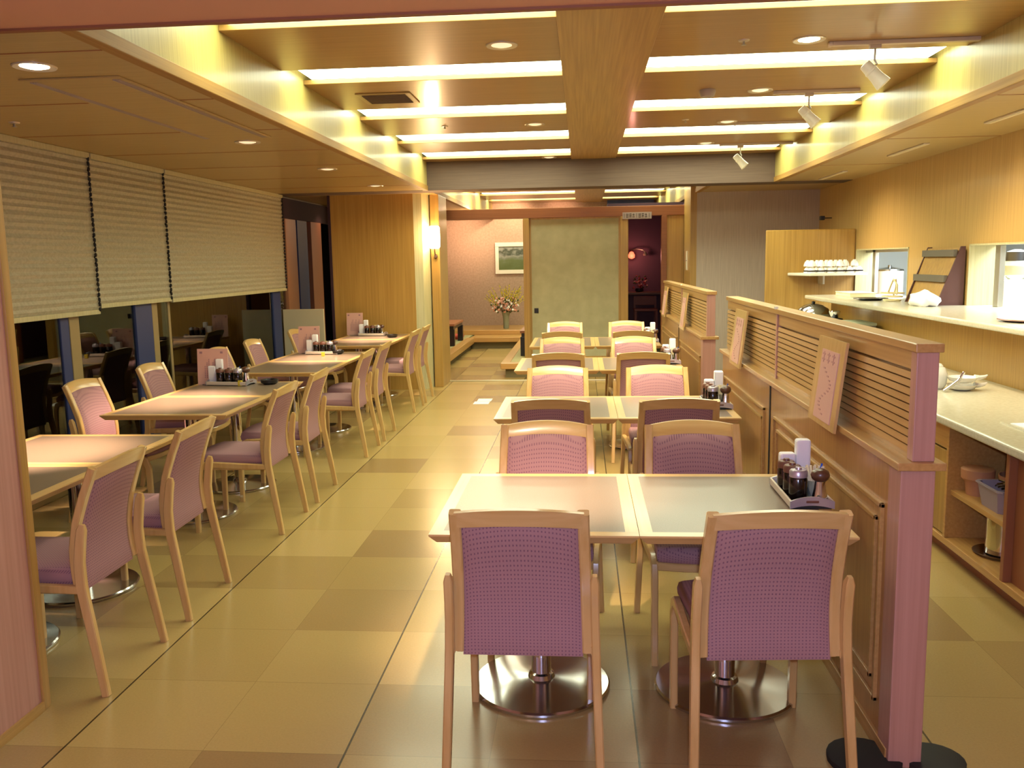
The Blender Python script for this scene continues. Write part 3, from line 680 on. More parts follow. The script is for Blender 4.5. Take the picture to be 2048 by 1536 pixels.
# ------------------------------------------------------------ condiments
def cond_set(x, y, rz, where, full=True, flip=1):
    """tray with soy jars, pepper mill, napkins, toothpicks: every item its own thing"""
    z = .7005; Rz = Matrix.Rotation(rz, 4, 'Z')
    def P(dx, dy, dz=0): v = Rz @ Vector((dx, dy, 0)); return (x+v.x, y+v.y, z+dz)
    t = root('condiment_tray', P(0, 0), 'pale long condiment tray with raised handles %s' % where, 'tray', 'condiment trays', rz)
    lp('base', MB().box(-.068, .068, -.155, .155, 0, .008), 'black_matte', t, bevel=.002)
    lp('side_rail', MB().box(-.074, -.066, -.16, .16, .004, .03), 'tray', t, bevel=.003)
    lp('side_rail', MB().box(.066, .074, -.16, .16, .004, .03), 'tray', t, bevel=.003)
    for s in (-1, 1):
        pts = [(-.074, s*.16), (.074, s*.16)]
        n_ = 12; mb = MB(); top = []; bot = []
        for i in range(n_+1):
            u = -1+2*i/n_; top.append((u*.074, .028+.016*(1-u*u))); bot.append((u*.074, .002+.012*(1-u*u)))
        poly = top+bot[::-1]
        mb.prism(poly, s*.16-.004, s*.16+.004, axis='y')
        e_ = lp('end_handle', mb, 'tray_metal', t, smooth=.6)
        lp('handle_slot', MB().box(-.022, .022, s*.16-.0055, s*.16+.0055, .022, .032), 'brown_lid', t, bevel=.003)
    z2 = .009
    for i, nm in enumerate(('nearest', 'middle', 'farthest')):
        dx, dy = (-.028-.005*i, -.075+.068*i)
        j = root('soy_sauce_jar', P(dx, dy, z2), 'dark soy sauce jar, %s of three %s' % (nm, where), 'sauce jar', 'soy sauce jars')
        lp('jar', MB().lathe([(.029, 0), (.031, .004), (.031, .078), (.027, .085)], seg=20), 'soy', j, smooth=.7)
        lp('lid', MB().lathe([(.031, .085), (.031, .104), (.026, .110), (.012, .111), (.010, .118)], seg=20), 'tray_metal' if i == 0 else 'brown_lid', j, smooth=.7)
    j = root('pepper_mill', P(.04, -.10, z2), 'small pepper mill with round brown wooden head %s' % where, 'pepper mill', 'pepper mills')
    lp('body', MB().lathe([(.026, .018), (.020, .05), (.017, .075)], seg=20), 'chrome', j, smooth=.8)
    lp('foot', MB().lathe([(.027, 0), (.028, .006), (.026, .018)], seg=20), 'mill_wood', j, smooth=.8)
    lp('head', MB().lathe([(.018, .075), (.028, .084), (.032, .096), (.028, .110), (.014, .118), (.004, .119)], seg=20), 'mill_wood', j, smooth=.9)
    j = root('toothpick_holder', P(.035, -.03, z2), 'small holder of fanned pale toothpick sachets %s' % where, 'toothpick holder', 'toothpick holders')
    lp('cup', MB().lathe([(.018, 0), (.021, .06), (.019, .06), (.016, .005)], seg=16), 'clear_glass', j, smooth=.8)
    mb = MB()
    for q in range(9):
        a = -.35+.085*q; mb.box(-.004, .004, -.001, .001, .004, .115, rot=Euler((.12*math.sin(q*2.1), a, 0)), piv=(0, 0, 0))
    lp('picks', mb, 'cream_paper', j)
    lp('blue_pick', MB().box(-.003, .003, -.006, -.004, .01, .125, rot=Euler((0, .22, 0)), piv=(0, 0, 0)), 'blue_pick', j)
    j = root('napkin_stack', P(.0, .118, z2), 'stack of white paper napkins standing upright %s' % where, 'napkins', 'paper napkin stacks')
    lp('napkins', MB().box(-.052, .004, -.024, .02, 0, .128), 'napkin', j, bevel=.008)
    lp('tall_napkins', MB().box(.006, .058, -.022, .022, 0, .178), 'napkin', j, bevel=.008)
    if full: return
cond_set(.775, 3.11, 0, 'on the nearest partition-side table')
cond_set(.775, 5.12, 0, 'on the second partition-side table')
cond_set(.725, 7.30, 0, 'on the third partition-side table')
cond_set(.715, 9.25, 0, 'on the farthest partition-side table')
cond_set(-2.56, 6.13, PI/2-.15, 'on the second window-side table row')
cond_set(-2.50, 8.25, PI/2-.1, 'on the third window-side table row')
cond_set(-2.52, 10.35, PI/2-.1, 'on the farthest window-side table row')
# standing menus with a holder
for k, (x, y, nm, w_, h_) in enumerate(((-2.70, 6.14, 'second', .115, .262), (-2.66, 8.30, 'third', .105, .265), (-2.76, 10.42, 'farthest', .10, .27))):
    t = root('table_menu', (x, y, .7), 'upright pink menu card standing on the %s window-side table row' % nm, 'menu', 'standing menu cards')
    lp('card', MB().box(-w_, w_, -.002, .002, 0, h_, rot=Euler((-.08, 0, 0)), piv=(0, 0, 0)), 'menu_pink', t)
    mb = MB()
    for q in range(9):
        xx = w_*.55-q*w_*.13; z1 = .19-.03*(q % 3)
        zz = .05
        while zz < z1: mb.box(xx-.003, xx+.003, -.004, -.0022, zz, zz+.008, rot=Euler((-.08, 0, 0)), piv=(0, 0, 0)); zz += .013
    for sx in (-.75, .6): mb.box(w_*sx-.01, w_*sx+.01, -.004, -.0022, h_-.035, h_-.02, rot=Euler((-.08, 0, 0)), piv=(0, 0, 0))
    mb.box(w_*.5-.012, w_*.5+.012, -.004, -.0022, .03, .05, rot=Euler((-.08, 0, 0)), piv=(0, 0, 0))
    lp('lettering', mb, 'ink', t)['kind'] = 'stuff'
    lp('stand', MB().box(-w_*.6, w_*.6, -.03, .03, 0, .006), 'clear_glass', t)
for x, y, nm in ((-2.28, 6.15, 'second'), (-2.36, 8.22, 'third'), (-2.22, 10.05, 'farthest')):
    t = root('ashtray', (x, y, .7), 'small round black ashtray on the %s window-side table row' % nm, 'ashtray', 'black ashtrays')
    lp('dish', MB().lathe([(.04, 0), (.062, .012), (.064, .034), (.056, .034), (.05, .012), (.005, .01)], seg=22), 'black', t, smooth=.7)
o = MB(off=(-2.46, 6.05, .7)).box(-2.475, -2.445, 6.04, 6.06, .7, .74).build('card_stand', 'stem_yellow', bevel=.002)
tag(o, 'tiny yellow card stand beside the ashtray on the second window-side table row', 'card', 'yellow card stands')
o = MB(off=(-2.44, 8.02, .7)).box(-2.455, -2.425, 8.01, 8.03, .7, .74).build('card_stand', 'stem_yellow', bevel=.002)
tag(o, 'tiny yellow card stand on the third window-side table row', 'card', 'yellow card stands')

# ------------------------------------------------------------ ceiling fittings
def downlight(x, y, z, lab, lit, glow='bulb_dim'):
    t = root('downlight', (x, y, z), lab, 'ceiling light', 'recessed downlights')
    lp('trim_ring', MB(t).lathe([(.058, z-.001), (.082, z-.007), (.086, z-.003), (.086, z)], (x, y, 0), 28), 'fixture_ring', t, smooth=.6)
    lp('bulb', MB(t).lathe([(.002, z-.010), (.035, z-.008), (.056, z-.002)], (x, y, 0), 24), glow, t, smooth=1)
    return t
DL = [(-2.24, 3.57, ZS, 'first downlight in the low left ceiling, nearest the camera', 'bulb'), (-2.245, 5.9, ZS, 'second downlight in the low left ceiling, at the far end of the air grille', 'bulb_dim'),
      (-2.215, 7.67, ZS, 'third downlight in the low left ceiling', 'bulb_dim'), (-2.2, 9.4, ZS, 'farthest downlight in the low left ceiling near the pillar', 'bulb_dim'),
      (-.42, 4.85, ZP, 'downlight left of the central beam between the first two light troughs', 'bulb_dim'), (-.388, 7.60, ZP, 'downlight left of the central beam between the third and fourth troughs', 'bulb_dim'),
      (-.357, 10.0, ZP, 'downlight left of the central beam just before the cross beam', 'bulb_dim'),
      (1.217, 4.98, ZP, 'brightly lit oval downlight right of the central beam near the track spotlight', 'bulb'), (1.24, 6.39, ZP, 'second downlight right of the central beam', 'bulb_dim'),
      (1.24, 7.78, ZP, 'third downlight right of the central beam', 'bulb_dim'), (1.25, 9.15, ZP, 'farthest downlight right of the central beam', 'bulb_dim')]
for x, y, z, lab, g_ in DL: downlight(x, y, z, lab, 0, g_)
def pool(name, loc, tgt, e, size=.75, col=WARM):
    light(name, 'SPOT', loc, e, col, target=tgt, spot_size=size, spot_blend=1, shadow_soft_size=.03)
POOL = (1, .74, .55)
pool('pool_l1', (-2.24, 3.57, ZS-.02), (-2.55, 3.85, .7), 480, .62, POOL)
pool('pool_l2', (-2.245, 5.9, ZS-.02), (-2.62, 5.42, .7), 480, .62, POOL)
pool('pool_l3', (-2.215, 7.67, ZS-.02), (-2.40, 7.80, .7), 420, .62, POOL)
pool('pool_l4', (-2.2, 9.4, ZS-.02), (-2.39, 9.78, .7), 420, .62, POOL)
downlight(-.15, 2.6, ZS, 'downlight in the near ceiling above the nearest table', 0, 'bulb')
pool('pool_r1', (-.15, 2.6, ZS-.02), (-.15, 3.2, .7), 230, .68, POOL)
pool('pool_r2', (-.42, 4.85, ZP-.02), (-.15, 5.75, .7), 110, .75, POOL)
pool('pool_r2b', (1.217, 4.98, ZP-.02), (.5, 5.75, .7), 170, .75, POOL)
pool('pool_r3', (1.24, 6.39, ZP-.02), (.30, 7.6, .7), 200, .75, POOL)
pool('pool_r4', (-.388, 7.60, ZP-.02), (-.15, 9.9, .75), 170, .6, POOL)
pool('pool_r4b', (1.24, 7.78, ZP-.02), (.5, 9.9, .75), 150, .6, POOL)
# track spotlights
def track(x0, x1, y, lab):
    t = root('light_track', ((x0+x1)/2, y, ZP), lab, 'light track', 'ceiling light tracks')
    lp('rail', MB(t).box(x0, x1, y-.018, y+.018, ZP-.022, ZP), 'track_white', t, bevel=.003)
    lp('end_cap', MB(t).box(x0-.02, x0, y-.02, y+.02, ZP-.024, ZP), 'track_white', t, bevel=.003)
def spot_head(x, y, lab, e):
    t = root('track_spotlight', (x, y, ZP-.022), lab, 'spotlight', 'track spotlights')
    z0 = ZP-.022
    lp('adapter', MB(t).box(x-.03, x+.03, y-.014, y+.014, z0-.02, z0), 'track_white', t, bevel=.003)
    lp('stem', MB(t).tube([(x, y, z0-.02), (x, y, z0-.08), (x+.012, y, z0-.10), (x, y, z0-.12)], .006), 'alu', t, smooth=1)
    ax = Vector((.62, -.15, -.72)).normalized(); c_ = Vector((x, y, z0-.155))
    lp('housing', MB(t).lathe([(.02, -.078), (.031, -.074), (.033, -.03), (.036, -.028), (.036, -.018), (.034, -.016), (.036, .02), (.044, .075), (.040, .076)], c_, 24, axis=ax), 'lamp_white', t, smooth=.6)
    lp('lens', MB(t).lathe([(.039, .068), (.002, .070)], c_, 24, axis=ax), 'bulb', t)
    light('track_spot_beam', 'SPOT', c_+ax*.09, e, (1, .78, .5), target=c_+ax, spot_size=1.5, spot_blend=1, shadow_soft_size=.03)
track(1.36, 2.13, 5.06, 'white ceiling light track nearest the camera'); track(1.36, 1.93, 6.45, 'white ceiling light track second from the camera')
track(1.33, 2.0, 7.85, 'white ceiling light track third from the camera, empty'); track(1.42, 2.13, 9.25, 'white ceiling light track farthest from the camera')
spot_head(1.587, 5.06, 'white track spotlight nearest the camera', 80); spot_head(1.588, 6.45, 'white track spotlight on the second track', 70); spot_head(1.61, 9.25, 'white track spotlight on the farthest track, in front of the cross beam', 60)
o = MB(off=(.871, 6.32, ZP)).lathe([(.055, ZP), (.056, ZP-.015), (.045, ZP-.045), (.03, ZP-.052), (.002, ZP-.053)], (.871, 6.32, 0), 20).build('smoke_detector', 'plastic_grey', smooth=.7); tag(o, 'round white smoke detector on the ceiling board right of the central beam', 'smoke detector')
for x, y, z, lab in ((.868, 4.94, ZP, 'small sprinkler head on the nearest right ceiling board'), (.87, 7.6, ZP, 'small sprinkler head on the third right ceiling board'), (-3.2, 4.86, ZS, 'small sprinkler head on the low left ceiling near the blinds'), (-1.15, 7.55, ZP, 'small sprinkler head on a left ceiling board')):
    t = root('sprinkler', (x, y, z), lab, 'sprinkler', 'sprinkler heads')
    lp('rosette', MB(t).lathe([(.03, z), (.028, z-.006), (.01, z-.008)], (x, y, 0), 16), 'fixture_ring', t, smooth=.7)
    lp('head', MB(t).lathe([(.006, z-.006), (.006, z-.022), (.014, z-.024), (.014, z-.026)], (x, y, 0), 12), 'alu', t)
t = root('ceiling_vent', (-1.33, 6.22, ZP), 'square slatted air vent in a left ceiling board', 'vent')
lp('frame', MB(t).box(-1.53, -1.15, 6.03, 6.41, ZP-.008, ZP), 'soffit_wood', t, bevel=.004)
mb = MB(t)
for i in range(9): mb.box(-1.49, -1.19, 6.07+i*.035, 6.085+i*.035, ZP-.013, ZP-.008)
lp('louvre', mb, 'vent_dark', t)
t = root('air_conditioner_grille', (-2.23, 4.73, ZS), 'long rectangular air conditioner panel set in the low left ceiling', 'air conditioner')
lp('panel', MB(t).box(-2.46, -2.0, 3.79, 5.68, ZS-.008, ZS), 'soffit_wood', t, bevel=.003)
for x in (-2.43, -2.05):
    mb = MB(t)
    for q in range(3): mb.box(x+q*.012, x+.006+q*.012, 3.83, 5.64, ZS-.012, ZS-.008)
    lp('air_slot', mb, 'plastic_grey', t)
for y0, y1, lab in ((5.2, 6.0, 'nearest'), (7.0, 7.8, 'middle'), (9.06, 9.97, 'farthest')):
    t = root('slot_fitting', (2.6, (y0+y1)/2, ZS), 'slim pale linear fitting in the low right ceiling, %s of three' % lab, 'ceiling fitting', 'linear ceiling fittings')
    lp('housing', MB(t).box(2.575, 2.625, y0, y1, ZS-.012, ZS), 'fixture_ring', t, bevel=.003)
    lp('slot', MB(t).box(2.588, 2.612, y0+.03, y1-.03, ZS-.014, ZS-.012), 'slot_pale', t)

# ------------------------------------------------------------ serving counter on the right
YC0, YC1 = 2.2, 9.5
t = root('serving_shelf', (2.7, 7, 1.11), 'long pale serving shelf below the kitchen hatches', 'shelf')
lp('shelf_top', MB(t).box(2.335, 3.19, -.5, 9.44, 1.112, 1.15), 'counter_white', t, bevel=.012, seg=3)
t = root('counter_cabinet', (2.2, 5.5, 0), 'wooden service counter with open shelf bay and sliding doors behind the partition', 'cabinet')
lp('worktop', MB(t).box(1.80, 2.598, YC0, YC1, .70, .745), 'counter_white', t, bevel=.012, seg=3)
lp('carcass', MB(t).box(2.52, 2.585, YC0, YC1, .08, .70).box(1.87, 2.585, YC1-.03, YC1, .08, .70).box(1.87, 2.585, YC0, YC0+.03, .08, .70), 'cab_dark', t)
lp('bottom_rail', MB(t).box(1.85, 2.585, YC0, YC1, .07, .105), 'oak_y', t, bevel=.003)
lp('plinth', MB(t).box(1.90, 2.55, YC0+.02, YC1-.02, 0, .07), 'brown_cab', t)
lp('divider', MB(t).box(1.85, 2.52, 4.50, 4.525, .105, .70), 'oak_y', t, bevel=.002)
lp('divider', MB(t).box(1.85, 2.52, 3.87, 3.90, .105, .70), 'brown_cab', t, bevel=.002)
lp('shelf', MB(t).box(1.87, 2.52, 3.90, 4.50, .335, .36), 'oak_y', t, bevel=.002)
d = lp('sliding_door', MB(t).box(1.885, 1.905, 2.9, 3.868, .105, .70), 'brown_cab', t, bevel=.002)
lp('finger_slot', MB(t).box(1.880, 1.886, 3.74, 3.765, .36, .48), 'black_matte', d, bevel=.002)
lp('sliding_door', MB(t).box(1.885, 1.905, YC0+.03, 2.898, .105, .70), 'brown_cab', t, bevel=.002)
y = 4.53
while y < 9.3:
    d = lp('drawer', MB(t).box(1.865, 1.885, y, y+.78, .56, .695), 'oak_y', t, bevel=.003)
    d = lp('cabinet_door', MB(t).box(1.865, 1.885, y, y+.78, .11, .55), 'wood_z', t, bevel=.003)
    y += .80
# things in the open bay
def bowl(loc, r, h, matn, lab, cat='bowl', name='bowl', group=None, seg=26, z=None):
    t = root(name, loc, lab, cat, group); lp('body', MB().lathe([(r*.6, 0), (r*.62, h*.05), (r*.95, h*.75), (r, h), (r*.94, h), (r*.88, h*.75), (r*.55, h*.1), (.002, h*.1)], seg=seg), matn, t, smooth=.7); return t
t = root('lidded_box', (1.96, 4.41, .36), 'stack of two round tan containers on the cabinet shelf, at the back corner', 'container')
lp('lower_tub', MB().lathe([(.05, 0), (.06, .075)], seg=22), 'terracotta', t, smooth=.6); lp('upper_tub', MB().lathe([(.068, .075), (.076, .085), (.078, .13), (.07, .135)], seg=22), 'terracotta', t, smooth=.6)
bowl((2.10, 4.27, .36), .10, .13, 'terracotta', 'large tan bowl on the cabinet shelf behind the grey tub')
t = root('cutlery_tub', (1.99, 4.15, .36), 'grey plastic tub of cutlery at the front of the cabinet shelf', 'tub')
mb = MB()
def rr_(w, d_, z): return [(sx*(w-.02*(1-abs(c_))), sy*(d_-.02*abs(c_)), z) for sx, sy, c_ in ((1, 1, 1), (1, 1, 0), (-1, 1, 0), (-1, 1, 1), (-1, -1, 1), (-1, -1, 0), (1, -1, 0), (1, -1, 1))]
mb.skin([rr_(.085, .10, 0), rr_(.10, .12, .10), rr_(.108, .127, .105), rr_(.108, .127, .112), rr_(.095, .112, .112), rr_(.08, .095, .02)])
lp('tub', mb, 'grey_tub', t, smooth=.5)
mb = MB()
for q in range(12):
    a = random.uniform(0, PI); mb.tube([(-.06*math.cos(a), -.06*math.sin(a), .09+.003*q), (.06*math.cos(a), .06*math.sin(a), .10+.003*q)], .005, 6)
lp('cutlery', mb, 'chrome', t)
t = root('metal_canister', (2.02, 4.25, .105), 'tall shiny metal canister on a round dish at the cabinet bottom', 'canister')
lp('can', MB().lathe([(.075, .01), (.075, .19), (.07, .19)], seg=26), 'chrome', t, smooth=.6)
lp('dish', MB().lathe([(.10, 0), (.13, .012), (.125, .014), (.09, .006)], seg=30), 'steel', t, smooth=.6)
# things on the counter
t = root('folded_cloth', (2.2, 4.0, .745), 'white flat paper mats on the near end of the counter', 'paper mats')
lp('upper_mat', MB().box(-.16, .22, -.25, .25, .006, .010, rot=Euler((0, 0, .1)), piv=(0, 0, 0)), 'napkin', t); lp('lower_mat', MB().box(-.2, .2, -.22, .3, 0, .006), 'counter_white', t)
def cup(x, y, z, lab, r=.05):
    t = root('tea_cup', (x, y, z), lab, 'cup', 'white cups on the counter')
    lp('cup', MB().lathe([(r*.55, 0), (r*.95, .03), (r, .07), (r*.94, .07), (r*.85, .03), (.002, .01)], seg=20), 'white_china', t, smooth=.7)
    lp('handle', MB().tube([(r*.9, 0, .055), (r*1.5, 0, .055), (r*1.5, 0, .02), (r*.85, 0, .02)], .006), 'white_china', t, smooth=1)
t = root('sugar_pot', (2.13, 5.42, .745), 'white rounded china pot on the counter, just right of the partition post', 'pot')
lp('body', MB().lathe([(.04, 0), (.062, .03), (.065, .09), (.05, .13), (.03, .14)], seg=22), 'white_china', t, smooth=.9)
lp('lid', MB().lathe([(.04, .138), (.03, .152), (.008, .16), (.01, .17), (.002, .174)], seg=18), 'white_china', t, smooth=.9)
t = root('stacked_saucers', (2.26, 5.36, .745), 'two white dishes with turned-up spouts stacked on the counter', 'dishes')
for z in (0, .045):
    lp('dish', MB().lathe([(.04, z), (.07, z+.012), (.085, z+.035), (.08, z+.035), (.06, z+.015), (.002, z+.01)], seg=22), 'white_china', t, smooth=.7)
    lp('spout', MB().tube([(.07, 0, z+.03), (.10, 0, z+.028), (.13, .0, z+.034), (.145, 0, z+.044)], [.018, .014, .01, .004], 8), 'white_china', t, smooth=1)
t = root('serving_tongs', (2.17, 5.27, .745), 'chrome serving tongs leaning on the white dishes', 'tongs')
lp('arm', MB().tube([(-.05, 0, .008), (-.02, 0, .03), (.03, 0, .07), (.06, 0, .12)], .008), 'chrome', t, smooth=1)
lp('arm', MB().tube([(-.03, .03, .008), (0, .02, .03), (.04, .01, .07), (.06, 0, .12)], .008), 'chrome', t, smooth=1)
t = root('rice_pot', (2.38, 9.25, .745), 'round pale pot with lid at the far end of the counter', 'pot')
lp('body', MB().lathe([(.14, 0), (.17, .03), (.175, .2), (.16, .22)], seg=28), 'pale_green', t, smooth=.7)
lp('lid', MB().lathe([(.165, .22), (.15, .27), (.09, .31), (.02, .325)], seg=28), 'steel', t, smooth=.9)
lp('knob', MB().lathe([(.01, .32), (.022, .34), (.002, .35)], seg=12), 'black', t, smooth=.9)
t = root('coffee_grinder', (2.40, 8.55, .745), 'small black machine with chrome parts beside the pot on the far counter', 'machine')
lp('body', MB().box(-.06, .06, -.08, .08, 0, .22), 'black', t, bevel=.01); lp('hopper', MB().lathe([(.03, .22), (.055, .28), (.05, .29)], seg=18), 'chrome', t, smooth=.7)
t = root('storage_box', (2.42, 8.0, .745), 'low grey storage box under the serving shelf', 'box')
lp('box', MB().box(-.12, .12, -.22, .22, 0, .2), 'grey_box', t, bevel=.006); lp('lid', MB().box(-.125, .125, -.225, .225, .2, .225), 'pale_green', t, bevel=.006)
# end board, corner shelf, bowls
t = root('end_board', (2.5, 9.97, 0), 'tall rounded wooden end board standing beyond the counter', 'screen')
lp('board', MB(t).box(2.03, 2.995, 9.96, 9.99, 0, 1.845), 'wall_wood', t, bevel=.012, seg=3)
t = root('corner_shelf', (2.6, 9.7, 1.36), 'white corner shelf on the end board holding upturned bowls', 'shelf')
lp('shelf', MB(t).prism([(2.27, 9.955), (2.40, 9.5), (2.995, 9.5), (2.995, 9.955)], 1.345, 1.375), 'white_paint', t, bevel=.006)
lp('bracket', MB(t).box(2.6, 2.62, 9.75, 9.955, 1.25, 1.345), 'white_paint', t)
k = 0
for i in range(6):
    for j_ in range(2):
        x = 2.44+.098*i; y = 9.60+.16*j_; r = .045
        t = root('upturned_bowl', (x, y, 1.375), '%s upturned bowl of the lower layer, %s row on the corner shelf' % (['leftmost', 'second', 'third', 'fourth', 'fifth', 'rightmost'][i], ['front', 'back'][j_]), 'bowl', 'upturned bowls on the corner shelf')
        lp('bowl', MB().lathe([(r, 0), (r*.95, .02), (r*.7, .05), (r*.4, .06), (r*.4, .068), (.002, .068)], seg=18), 'white_china', t, smooth=.7)
        lp('pattern', MB().lathe([(r*1.005, .012), (r*.93, .028)], seg=18), 'ink_dark', t)
        if j_ == 1 or i < 4:
            t = root('upturned_bowl', (x, y, 1.375+.0685), '%s upturned bowl of the upper layer, %s row on the corner shelf' % (['leftmost', 'second', 'third', 'fourth', 'fifth', 'rightmost'][i], ['front', 'back'][j_]), 'bowl', 'upturned bowls on the corner shelf')
            lp('bowl', MB().lathe([(r, 0), (r*.95, .02), (r*.7, .05), (r*.4, .06), (r*.4, .068), (.002, .068)], seg=18), 'white_china', t, smooth=.7)
# hatch linings (pale jambs)
hm = MB()
for ya, yb, zt in ((5.3, 7.11, 1.625), (8.38, 9.94, 1.62)):
    hm.box(XK-.004, XK+.2, yb-.012, yb, 1.15, zt); hm.box(XK-.004, XK+.2, ya, ya+.012, 1.15, zt); hm.box(XK-.004, XK+.2, ya, yb, zt-.012, zt)
struct('window_lining_1', hm, 'pale_wall')
hm = MB()
hm.box(XK+.1, XK+.14, 6.82, 6.90, 1.15, 1.61); hm.box(XK+.1, XK+.14, 9.62, 9.70, 1.15, 1.61); hm.box(XK+.1, XK+.14, 8.39, 8.44, 1.15, 1.61); hm.box(XK+.1, XK+.14, 8.40, 9.93, 1.58, 1.61)
struct('window_lining_2', hm, 'alu', bevel=.003)
# leaflet rack on the shelf
t = root('leaflet_rack', (2.9, 7.5, 1.15), 'wooden tiered leaflet rack with white papers, standing between the two hatches', 'rack')
mb = MB(t)
side = [(2.82, 1.15), (2.985, 1.15), (2.985, 1.60), (2.95, 1.60)]
mb.prism([(2.78, 1.15), (2.985, 1.15), (2.985, 1.61), (2.95, 1.61)], 7.14, 7.155, axis='y'); 
lp('side_panel', mb, 'rack_dark', t)
lp('side_panel', MB(t).prism([(2.78, 1.15), (2.985, 1.15), (2.985, 1.61), (2.95, 1.61)], 7.80, 7.815, axis='y'), 'rack_dark', t)
lp('back_panel', MB(t).prism([(2.80, 1.15), (2.815, 1.15), (2.965, 1.60), (2.95, 1.60)], 7.155, 7.80, axis='y'), 'wall_wood', t)
for z, xx in ((1.33, 2.835), (1.53, 2.90)): lp('leaflet_holder', MB(t).box(xx, xx+.03, 7.155, 7.80, z, z+.055), 'grey_box', t, bevel=.003)
def crumple(name, c_, r, lab, cat, matn, n_=0, sq=(1, 1, .6)):
    bm = bmesh.new(); bmesh.ops.create_icosphere(bm, subdivisions=3, radius=r)
    for v in bm.verts:
        k_ = 1+.14*math.sin(v.co.x*50+n_)*math.cos(v.co.y*42)+.08*math.sin(v.co.z*60+v.co.x*70+n_*2)
        v.co = Vector((v.co.x*k_*sq[0], v.co.y*k_*sq[1], max(v.co.z*k_*sq[2], -r*sq[2]*.55)))
    mz = min(v.co.z for v in bm.verts)
    for v in bm.verts: v.co.z -= mz
    me = D.meshes.new(name); bm.to_mesh(me); bm.free(); me.materials.append(MATS[matn]); [setattr(p, 'use_smooth', True) for p in me.polygons]; o = D.objects.new(name, me); COL.objects.link(o); o.location = c_
    tag(o, lab, cat); return o
crumple('crumpled_cloth', (2.68, 7.12, 1.15), .10, 'bright white crumpled cloth in front of the leaflet rack', 'cloth', 'napkin', 1, (.9, 1.7, .75))
t = root('open_basket', (2.72, 7.95, 1.15), 'small cream wire basket left of the leaflet rack', 'basket')
mb = MB(); 
for q in range(3): mb.tube([(.07*(1+.15*q)*math.cos(a*PI/8), .09*(1+.15*q)*math.sin(a*PI/8), .01+.03*q) for a in range(17)], .006, 6)
lp('rings', mb, 'cream_paper', t)
lp('floor', MB().lathe([(.07, 0), (.07, .006)], seg=18), 'cream_paper', t)
mb = MB(); mb.tube([(0, .11, .06), (.01, .07, .14), (0, -.02, .19)], .008); mb.tube([(0, -.11, .06), (.01, -.09, .14), (0, -.02, .19)], .008); mb.tube([(.04, .08, .05), (.04, .03, .12), (.02, -.02, .19)], .008)
lp('handle', mb, 'cream_paper', t, smooth=1)
t = root('dark_plate', (2.60, 8.15, 1.15), 'dark round plate on the serving shelf below the far hatch', 'plate'); lp('plate', MB().lathe([(.08, 0), (.15, .015), (.145, .02), (.07, .006), (.002, .006)], seg=28), 'black', t, smooth=.7)
t = root('white_box', (2.72, 9.0, 1.15), 'low white box on the serving shelf below the far hatch', 'box'); lp('box', MB().box(-.12, .12, -.25, .25, 0, .035), 'cream_paper', t, bevel=.004)
lp('lid', MB().box(-.125, .125, -.255, .255, .035, .042), 'white_paint', t, bevel=.002)
t = root('round_tray', (2.66, 5.35, 1.15), 'round brown-rimmed tray with food on the near serving shelf', 'tray')
lp('rim', MB().lathe([(.16, 0), (.21, .012), (.205, .018), (.155, .006), (.002, .006)], seg=32), 'brown_lid', t, smooth=.7)
lp('lining', MB().lathe([(.15, .006), (.145, .014), (.002, .02)], seg=28), 'cream_paper', t, smooth=.7)
# fittings on grey wall / corner
t = root('wall_speaker', (2.93, 11.0, 2.0), 'small dark camera on a bracket high on the right wall, above the end board', 'camera')
lp('body', MB(t).box(2.86, 2.91, 10.9, 10.97, 1.98, 2.03), 'black', t, bevel=.006); lp('bracket', MB(t).box(2.90, 3.0, 10.94, 10.955, 2.0, 2.01), 'black_matte', t)
t = root('wall_notice', (1.384, 11.6, 1.4), 'small white vertical notice on the side of the far grey wall', 'sign')
lp('sheet', MB(t).box(1.378, 1.39, 11.74, 11.86, 1.40, 1.65), 'picture_mat', t); lp('sheet_line', MB(t).box(1.376, 1.378, 11.75, 11.85, 1.52, 1.53), 'ink', t)
t = root('pipe_guard', (2.7, 11.48, 2.0), '', 'x'); D.objects.remove(t)

# ------------------------------------------------------------ kitchen beyond the hatches
struct('wall_kitchen', MB().box(5.6, 5.7, 3, 13, 0, 2.6), 'kitchen_wall')
struct('wall_kitchen_2', MB().box(3.19, 5.7, 13, 13.1, 0, 2.6).box(3.19, 5.7, 2.9, 3.0, 0, 2.6), 'kitchen_wall')
struct('ceiling_kitchen', MB().box(3.19, 5.7, 3, 13, 2.5, 2.6), 'kitchen_wall')
t = root('kitchen_worktable', (4.0, 8.2, 0), 'stainless kitchen worktable seen through the serving hatches', 'worktable')
lp('top', MB(t).box(3.6, 4.3, 6, 12.6, .86, .90), 'steel', t, bevel=.006)
for y in (6.1, 9.3, 12.5):
    for x in (3.65, 4.25): lp('leg', MB(t).lathe([(.02, 0), (.02, .86)], (x, y, 0), 12), 'steel', t)
lp('undershelf', MB(t).box(3.62, 4.28, 6.02, 12.58, .3, .33), 'steel', t)
t = root('kitchen_rack', (5.3, 10.6, 0), 'white kitchen rack with stored pans seen through the far hatch', 'rack')
for y in (9.2, 12.4):
    for x in (5.1, 5.5): lp('upright', MB(t).box(x-.02, x+.02, y-.02, y+.02, 0, 2.2), 'steel', t)
for z in (.6, 1.1, 1.5, 1.9): lp('tier', MB(t).box(5.08, 5.52, 9.18, 12.42, z, z+.03), 'steel', t)
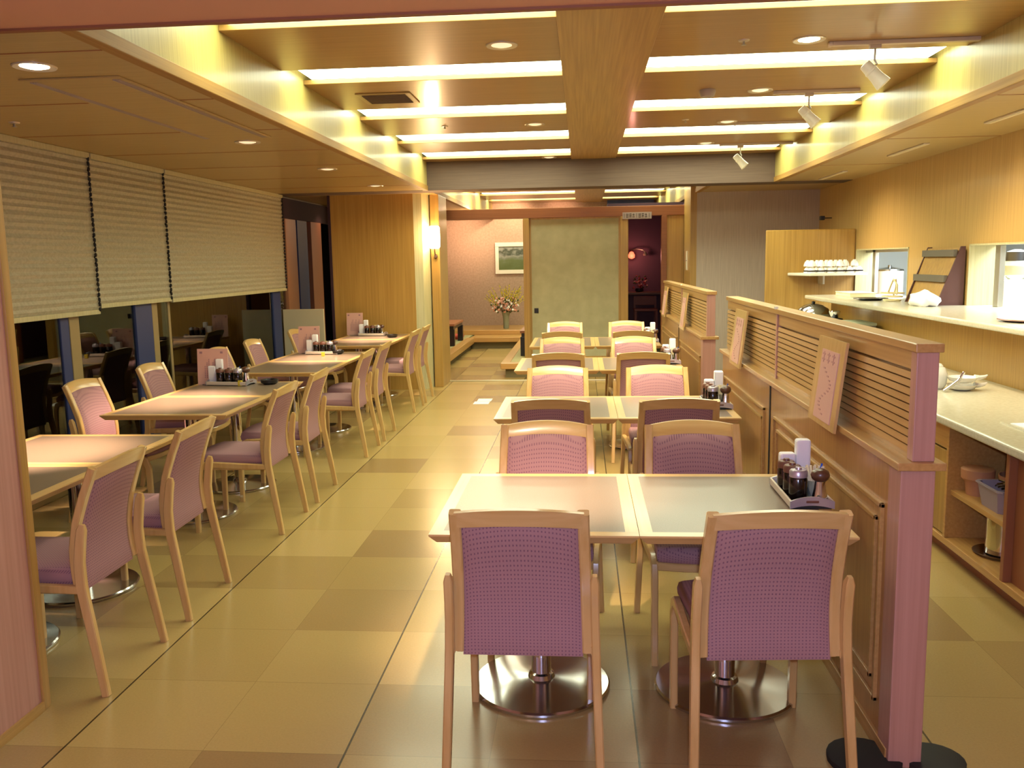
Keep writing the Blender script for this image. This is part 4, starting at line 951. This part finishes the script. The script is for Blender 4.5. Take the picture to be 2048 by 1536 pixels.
for i, (x, y, z, r, h, mt_, nm, lab) in enumerate(((5.3, 11.9, 1.13, .16, .22, 'kitchen_blue', 'stock_pot', 'blue-grey pot on the kitchen rack, left of the green one'), (5.3, 11.3, 1.13, .15, .28, 'kitchen_green', 'stock_pot', 'dark green pot on the kitchen rack'),
        (5.3, 10.6, 1.13, .17, .20, 'steel', 'stock_pot', 'shiny steel pot on the kitchen rack'), (3.72, 11.0, .90, .16, .46, 'white_china', 'stock_pot', 'white bucket-like pot on the kitchen worktable through the far hatch'),
        (3.95, 12.2, .90, .16, .42, 'kitchen_blue', 'stock_pot', 'tall grey-blue pot on the kitchen worktable through the far hatch'), (3.98, 9.0, .90, .2, .42, 'white_china', 'stock_pot', 'large white container on the kitchen worktable through the near hatch'))):
    t = root(nm, (x, y, z), lab, 'pot', 'pots in the kitchen')
    lp('body', MB().lathe([(r*.95, 0), (r, .01), (r, h), (r*.95, h), (r*.93, .02), (.002, .02)], seg=24), mt_, t, smooth=.6); lp('lid', MB().lathe([(r*1.02, h), (r*.98, h+.02), (.02, h+.05), (.02, h+.07), (.002, h+.07)], seg=24), 'steel' if i % 2 else 'kitchen_green', t, smooth=.6)
t = root('glass_kettle', (3.55, 6.95, 1.31), '', 'x'); D.objects.remove(t)
t = root('steel_mixer', (3.8, 8.05, .90), 'dark-topped steel machine on the kitchen worktable through the near hatch', 'machine')
lp('stand', MB().box(-.15, .15, -.12, .12, 0, .42), 'white_china', t, bevel=.02); lp('bowl', MB().lathe([(.06, .42), (.11, .46), (.12, .54), (.09, .58)], seg=24), 'glass_vase', t, smooth=.7); lp('motor', MB().lathe([(.09, .58), (.085, .66), (.03, .68)], seg=24), 'black', t, smooth=.7)
t = root('kitchen_hood', (4.9, 7.0, 1.9), 'pale kitchen cabinet high up behind the near hatch', 'cabinet'); lp('body', MB(t).box(4.7, 5.6, 5.4, 8.6, 1.75, 2.4), 'white_china', t, bevel=.01); lp('door_line', MB(t).box(4.69, 4.70, 6.9, 6.94, 1.77, 2.38), 'kitchen_blue', t)
